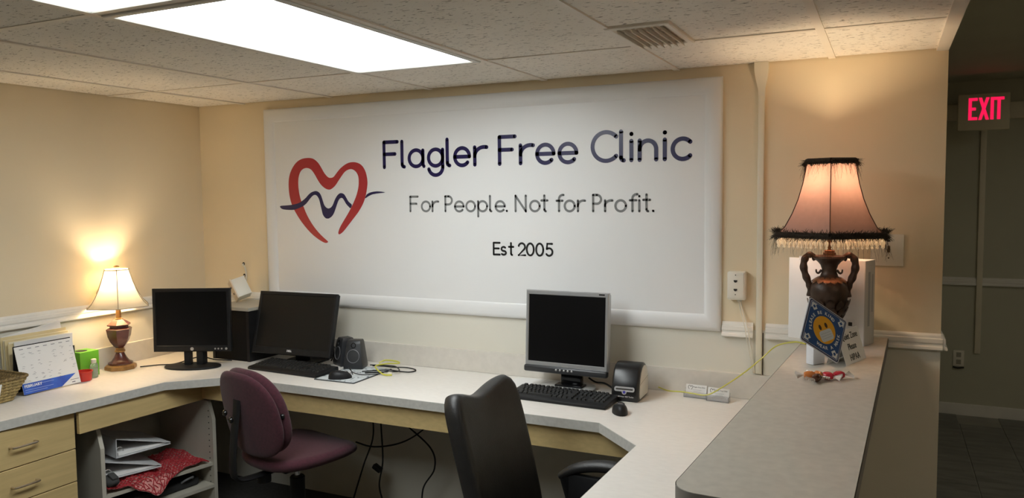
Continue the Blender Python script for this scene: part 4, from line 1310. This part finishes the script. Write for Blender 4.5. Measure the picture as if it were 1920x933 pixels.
# ================================================================== UNDER THE DESK
def su_pt(x, y, z):
    return su.matrix_basis @ Vector((x, y, z))
def binder(x, y, z, rz, rx, label):
    o = thing('ring_binder', label, 'binder', su_pt(x, y, z), su.rotation_euler[2] + rz)
    o.rotation_euler = (rx, 0, su.rotation_euler[2] + rz)
    # lying flat: spine to the left (-x), opening wedge to the right (+x), front end toward -y
    M_b = mat('grey_white_binder', (.60, .61, .62), .4, var=.06, vscale=12)
    B().box((-.13, 0, .044), (.004, .28, .088)).build('spine', M_b, o, False)
    B().box((0, 0, .002), (.26, .28, .004)).build('cover', M_b, o, False)
    B().box((0, 0, .049), (.27, .28, .004), rot=(0, .30, 0)).build('cover', M_b, o, False)
    B().prism([(-.118, .006), (.115, .006), (.115, .014), (-.118, .02)], -.13, .13, Matrix(((1, 0, 0, 0), (0, 0, -1, 0), (0, 1, 0, 0), (0, 0, 0, 1)))).build('pages', M_paper, o, False)
    for yy in (-.115, 0, .115):
        B().tube([(-.105 + .018 * math.cos(a), yy, .024 + .018 * math.sin(a)) for a in [2 * PI * k / 16 for k in range(17)]], .002, 6).build('ring', M_chrome, o)
binder(.20, .215, .339, -.12, 0, 'white ring binder lying on the red mesh bag, lower of two')
binder(.245, .22, .431, -.02, 0, 'white ring binder on top of the other under the desk')
# red mesh bag: net cords over a crumpled pink cloth
rb = thing('mesh_bag', 'crumpled red mesh bag on the shelf under the binders', 'bag', su_pt(0, 0, .3055), su.rotation_euler[2])
def bagz(x, y):
    return .010 + .007 * math.sin(x * 31 + y * 17) + .005 * math.sin(x * 67 - y * 40) + (0 if y > 0 else y * 1.3)
def bagfn(u, v):
    x = .03 + u * (SL - .07)
    y = .006 - .055 * math.exp(-((u - .42) / .16) ** 2) * (1 - v) ** 2 + v * .32
    return (x, y, max(.003, bagz(x, y)) if y > 0 else bagz(x, y) )
bb = B().grid(bagfn, 40, 22)
bb.build('cloth', mat('pink_cloth', (.60, .26, .24), .8, var=.4, vscale=50), rb, True, 80, fix=False)
net = B()
nu, nv = 26, 15
for i in range(nu):
    for j in range(nv):
        for di, dj in ((1, .5), (1, -.5), (0, 1)):
            if (i + j) % 2 and dj == 1:
                continue
            a = Vector(bagfn(min(1, i / nu), min(1, max(0, (j + random.uniform(-.2, .2)) / nv))))
            c = Vector(bagfn(min(1, (i + di) / nu), min(1, max(0, (j + dj + random.uniform(-.2, .2)) / nv))))
            a.z += .003; c.z += .003
            m_ = (a + c) / 2 + Vector((0, 0, .004))
            net.tube([a, m_, c], .0022, 4)
o = net.build('net_cords', mat('red_cord', (.36, .012, .02), .7), rb)
o['kind'] = 'stuff'
# dark things on the lower shelf
ds = thing('headset_pouch', 'dark grey pouch at the near end of the middle shelf', 'pouch', su_pt(.055, .03, .330), su.rotation_euler[2])
def pouch(u, v):
    a = u * 2 * PI
    ph = (v - .5) * PI
    return (.032 * math.cos(a) * math.cos(ph), .045 * math.sin(a) * math.cos(ph), .026 + .026 * math.sin(ph) + .004 * math.sin(3 * a))
B().grid(pouch, 20, 10).build('body', mat('dark_grey_cloth', (.05, .05, .05), .8), ds)
B().box((0, -.02, .05), (.03, .05, .012), bev=.005, rot=(.3, 0, 0)).build('flap', MATS['dark_grey_cloth'], ds)
dk = thing('black_case', 'flat black case lying on the lower shelf', 'case', su_pt(.30, .17, .1945), su.rotation_euler[2] + .05)
B().box((0, 0, .022), (.40, .25, .044), bev=.014, seg=3).build('shell', mat('black_cloth', (.018, .018, .019), .8, var=.2), dk)
B().tube(smooth_path([(.10, -.12, .035), (.11, -.14, .05), (.15, -.14, .055), (.16, -.12, .04)], 5), .005, 8).build('handle', MATS['dark_grey_ring'], dk)
# hanging cables under the back worktop
for k, (pts, lab) in enumerate((
        ([(-.28, -.10, .71), (-.27, -.10, .6), (-.20, -.12, .50), (-.02, -.16, .40), (.0, -.16, .30), (-.08, -.14, .18), (-.10, -.12, .02)], 'black cable hanging behind the burgundy seat tip'),
        ([(.10, -.08, .70), (.02, -.10, .58), (-.10, -.12, .46), (-.20, -.16, .40), (-.34, -.18, .37), (-.45, -.18, .38)], 'black cable slanting down to the burgundy seat from the right'),
        ([(-.36, -.10, .70), (-.35, -.10, .45), (-.33, -.12, .28), (-.34, -.14, .15), (-.31, -.12, .02)], 'black cable hanging straight down below the burgundy seat'),
        ([(-.50, -.08, .70), (-.42, -.10, .58), (-.40, -.10, .4), (-.45, -.12, .24), (-.52, -.14, .02)], 'black cable looping beside the chair column'))):
    cable('hanging_cable', pts, .004, M_blackp, lab)
pb = B().box((0, 0, 0), (.05, .03, .025), bev=.005)
o = tag(pb.build('power_brick', M_blackp), 'small black power adapter hanging on the cables below the burgundy seat', 'adapter')
o.location = (-.36, -.125, .24); o.rotation_euler = (0, .5, 0)

# ================================================================== CHAIRS
def pad_shape(outline, th, bulge, crown, M, n_ring=6, curve=None):
    # cushion from an outline in XY: rings shrink to the centre, both sides
    b = B()
    n = len(outline)
    cx = sum(p[0] for p in outline) / n
    cy = sum(p[1] for p in outline) / n
    rings = []
    for k in range(n_ring + 1):          # front half, from rim to centre
        a = PI / 2 * k / n_ring
        s = 1 - (1 - math.cos(a)) * .14 if k < n_ring else .86
        rings.append((s, th / 2 * math.sin(a)))
    inner = [(.65, th / 2 + crown * .5), (.4, th / 2 + crown * .85), (.15, th / 2 + crown)]
    seq = [(s, -z) for s, z in reversed([(r[0], r[1] + 0) for r in rings] + [(s, z) for s, z in inner])] + rings[1:] + inner
    vs = []
    for s, z in seq:
        for x, y in outline:
            X, Y = cx + (x - cx) * s, cy + (y - cy) * s
            zz = z + (curve(X, Y) if curve else 0)
            vs.append((X, Y, zz))
    fs = []
    for j in range(len(seq) - 1):
        for k in range(n):
            q = (k + 1) % n
            fs.append([j * n + k, j * n + q, (j + 1) * n + q, (j + 1) * n + k])
    fs.append(list(range(n))[::-1])
    fs.append([(len(seq) - 1) * n + k for k in range(n)])
    b.add(vs, fs, M)
    return b

def star_base(t, m, caster=True, zc=.10):
    hub = B().lathe([(.030, .075), (.034, .08), (.034, .125), (.028, .13)], 20).build('hub', m, t)
    for k in range(5):
        a = 2 * PI * k / 5 + .3
        c, s = math.cos(a), math.sin(a)
        leg = B()
        leg.tube([(c * .03, s * .03, .105), (c * .16, s * .16, .092), (c * .28, s * .28, .072)], .020, 8, r2=.014).build('leg', m, t)
        cs = B()
        for e in (-1, 1):
            ctr_ = Vector((c * .28, s * .28, .028)) + Vector((-s, c, 0)) * e * .012
            cs.lathe([(.0, -.008), (.024, -.008), (.028, -.004), (.028, .004), (.024, .008), (0, .008)], 18, Matrix.Translation(ctr_) @ Matrix.Rotation(a + PI / 2, 4, 'Z') @ Matrix.Rotation(PI / 2, 4, 'Y'))
        cs.tube([(c * .28, s * .28, .028), (c * .28, s * .28, .075)], .006, 8)
        cs.build('caster', m, t)

# burgundy task chair (local +y = facing)
c1 = thing('office_chair', 'burgundy fabric task chair without arms at the left desk', 'chair', (-.465, -.60, 0), -.22)
seat = [(.235 * math.copysign(abs(math.cos(a)) ** .72, math.cos(a)), .235 * math.copysign(abs(math.sin(a)) ** .75, math.sin(a))) for a in [2 * PI * k / 48 for k in range(48)]]
pad_shape(seat, .055, 0, .010, Matrix.Translation((0, .02, .455)), curve=lambda x, y: -.020 * max(0, (y - .12) / .1) ** 2 + .012 * (abs(x) / .2) ** 2).build('seat', M_burg, c1, True, 70)
RB = Matrix.Translation((0, -.235, .695)) @ Matrix.Rotation(.20, 4, 'X') @ Matrix.Rotation(PI / 2, 4, 'X')   # pad XY -> width/height, +z of pad toward -y (rear)
bo_ = [(.205 * math.copysign(abs(math.cos(a)) ** .70, math.cos(a)) * (1 - .10 * math.sin(a)), .195 * math.copysign(abs(math.sin(a)) ** .80, math.sin(a))) for a in [2 * PI * k / 48 for k in range(48)]]
cv_ = lambda x, y: -.9 * x * x
pad_shape(bo_, .030, 0, .004, RB @ Matrix.Translation((0, 0, .028)), curve=cv_).build('back_shell', M_burg, c1, True, 70)
pad_shape([(x * .99, y * .99) for x, y in bo_], .045, 0, .006, RB @ Matrix.Translation((0, 0, -.012)), curve=cv_).build('backrest', M_burg, c1, True, 70)
B().tube(smooth_path([(0, .0, .415), (0, -.18, .405), (0, -.30, .415), (0, -.325, .47), (0, -.315, .60), (0, -.30, .70), (0, -.295, .76)], 6), .026, 8, flat=.35).build('back_bar', M_blackp, c1)
for x, y, z in ((-.055, -.315, .70), (0, -.322, .68), (.19, -.20, .70)):
    B().lathe([(.012, 0), (.014, .006), (.010, .012), (0, .014)], 14, Matrix.Translation((x, y, z)) @ Matrix.Rotation(PI / 2, 4, 'X')).build('knob', M_blackg, c1)
B().box((0, .0, .415), (.16, .24, .03), bev=.006).build('mechanism', M_blackp, c1)
B().lathe([(.03, 0), (.03, .035), (.02, .04)], 14, Matrix.Translation((-.02, -.16, .36))).build('adjuster', M_blackp, c1)
B().cyl((0, 0, .33), (0, 0, .405), .014, 16).build('gas_lift', M_chrome, c1)
B().lathe([(.034, .12), (.034, .34), (.030, .345)], 20).build('column_cover', M_blackp, c1)
star_base(c1, M_blackp)

# black leather chair (local +y = facing)
c2 = thing('office_chair', 'black leather office chair with scooped backrest and padded arms', 'chair', (1.035, -1.06, 0), -PI / 2 - .06)
def bk_outline():
    hw_, zt = .190, .333
    pts = []
    top = []
    for k in range(25):
        x = -hw_ + .03 + (2 * hw_ - .06) * k / 24
        q = x / (hw_ - .03)
        top.append((x, zt - .030 * (1 + math.cos(PI * q)) / 2 - .0 ))
    pts += [(hw_ - .005, zt - .02)] if False else []
    right_ = [(.17, -.32), (.18, -.25), (.193, -.1), (.199, .05), (.200, .18), (.198, .26), (.192, .295), (.180, .318)]
    left_ = [(-x, y) for x, y in reversed(right_)]
    bot = [(-.15, -.345), (-.05, -.35), (.05, -.35), (.15, -.345)]
    return bot + right_ + list(reversed(top)) + left_
RB2 = Matrix.Translation((0, -.255, .655)) @ Matrix.Rotation(.26, 4, 'X') @ Matrix.Rotation(PI / 2, 4, 'X')
pad_shape(bk_outline(), .075, 0, .006, RB2, curve=lambda x, y: -.9 * x * x).build('backrest', M_leather, c2, True, 70)
seat2 = [(.25 * math.copysign(abs(math.cos(a)) ** .6, math.cos(a)), .245 * math.copysign(abs(math.sin(a)) ** .6, math.sin(a))) for a in [2 * PI * k / 48 for k in range(48)]]
pad_shape(seat2, .09, 0, .015, Matrix.Translation((0, .02, .44))).build('seat', M_leather, c2, True, 70)
for s in (-1, 1):
    pts = smooth_path([(s * .29, -.15, .60), (s * .295, -.08, .640), (s * .30, .02, .660), (s * .30, .12, .655), (s * .295, .20, .635), (s * .29, .235, .61)], 6)
    B().tube(pts, lambda t: .030 * (math.sin(PI * (.06 + .88 * t)) ** .35), 14, flat=.75).build('armrest', M_leather, c2)
    B().box((s * .292, -.02, .52), (.03, .20, .20), bev=.012).build('arm_panel', M_blackp, c2)
    B().tube(smooth_path([(s * .29, .19, .615), (s * .30, .16, .52), (s * .29, .08, .43), (s * .20, .02, .395)], 6), .022, 10, flat=.7).build('arm_bracket', M_blackp, c2)
    B().tube(smooth_path([(s * .288, -.13, .605), (s * .295, -.10, .50), (s * .28, -.05, .42), (s * .20, -.02, .395)], 6), .022, 10, flat=.7).build('arm_bracket', M_blackp, c2)
B().box((0, -.02, .385), (.22, .24, .035), bev=.006).build('mechanism', M_blackp, c2)
B().tube(smooth_path([(0, -.05, .385), (0, -.24, .385), (0, -.285, .44), (0, -.30, .58)], 6), .03, 8, flat=.4).build('back_bar', M_blackp, c2)
B().cyl((0, 0, .28), (0, 0, .375), .016, 16).build('gas_lift', M_chrome, c2)
B().lathe([(.034, .12), (.034, .29), (.030, .295)], 20).build('column_cover', M_blackp, c2)
star_base(c2, M_blackp)
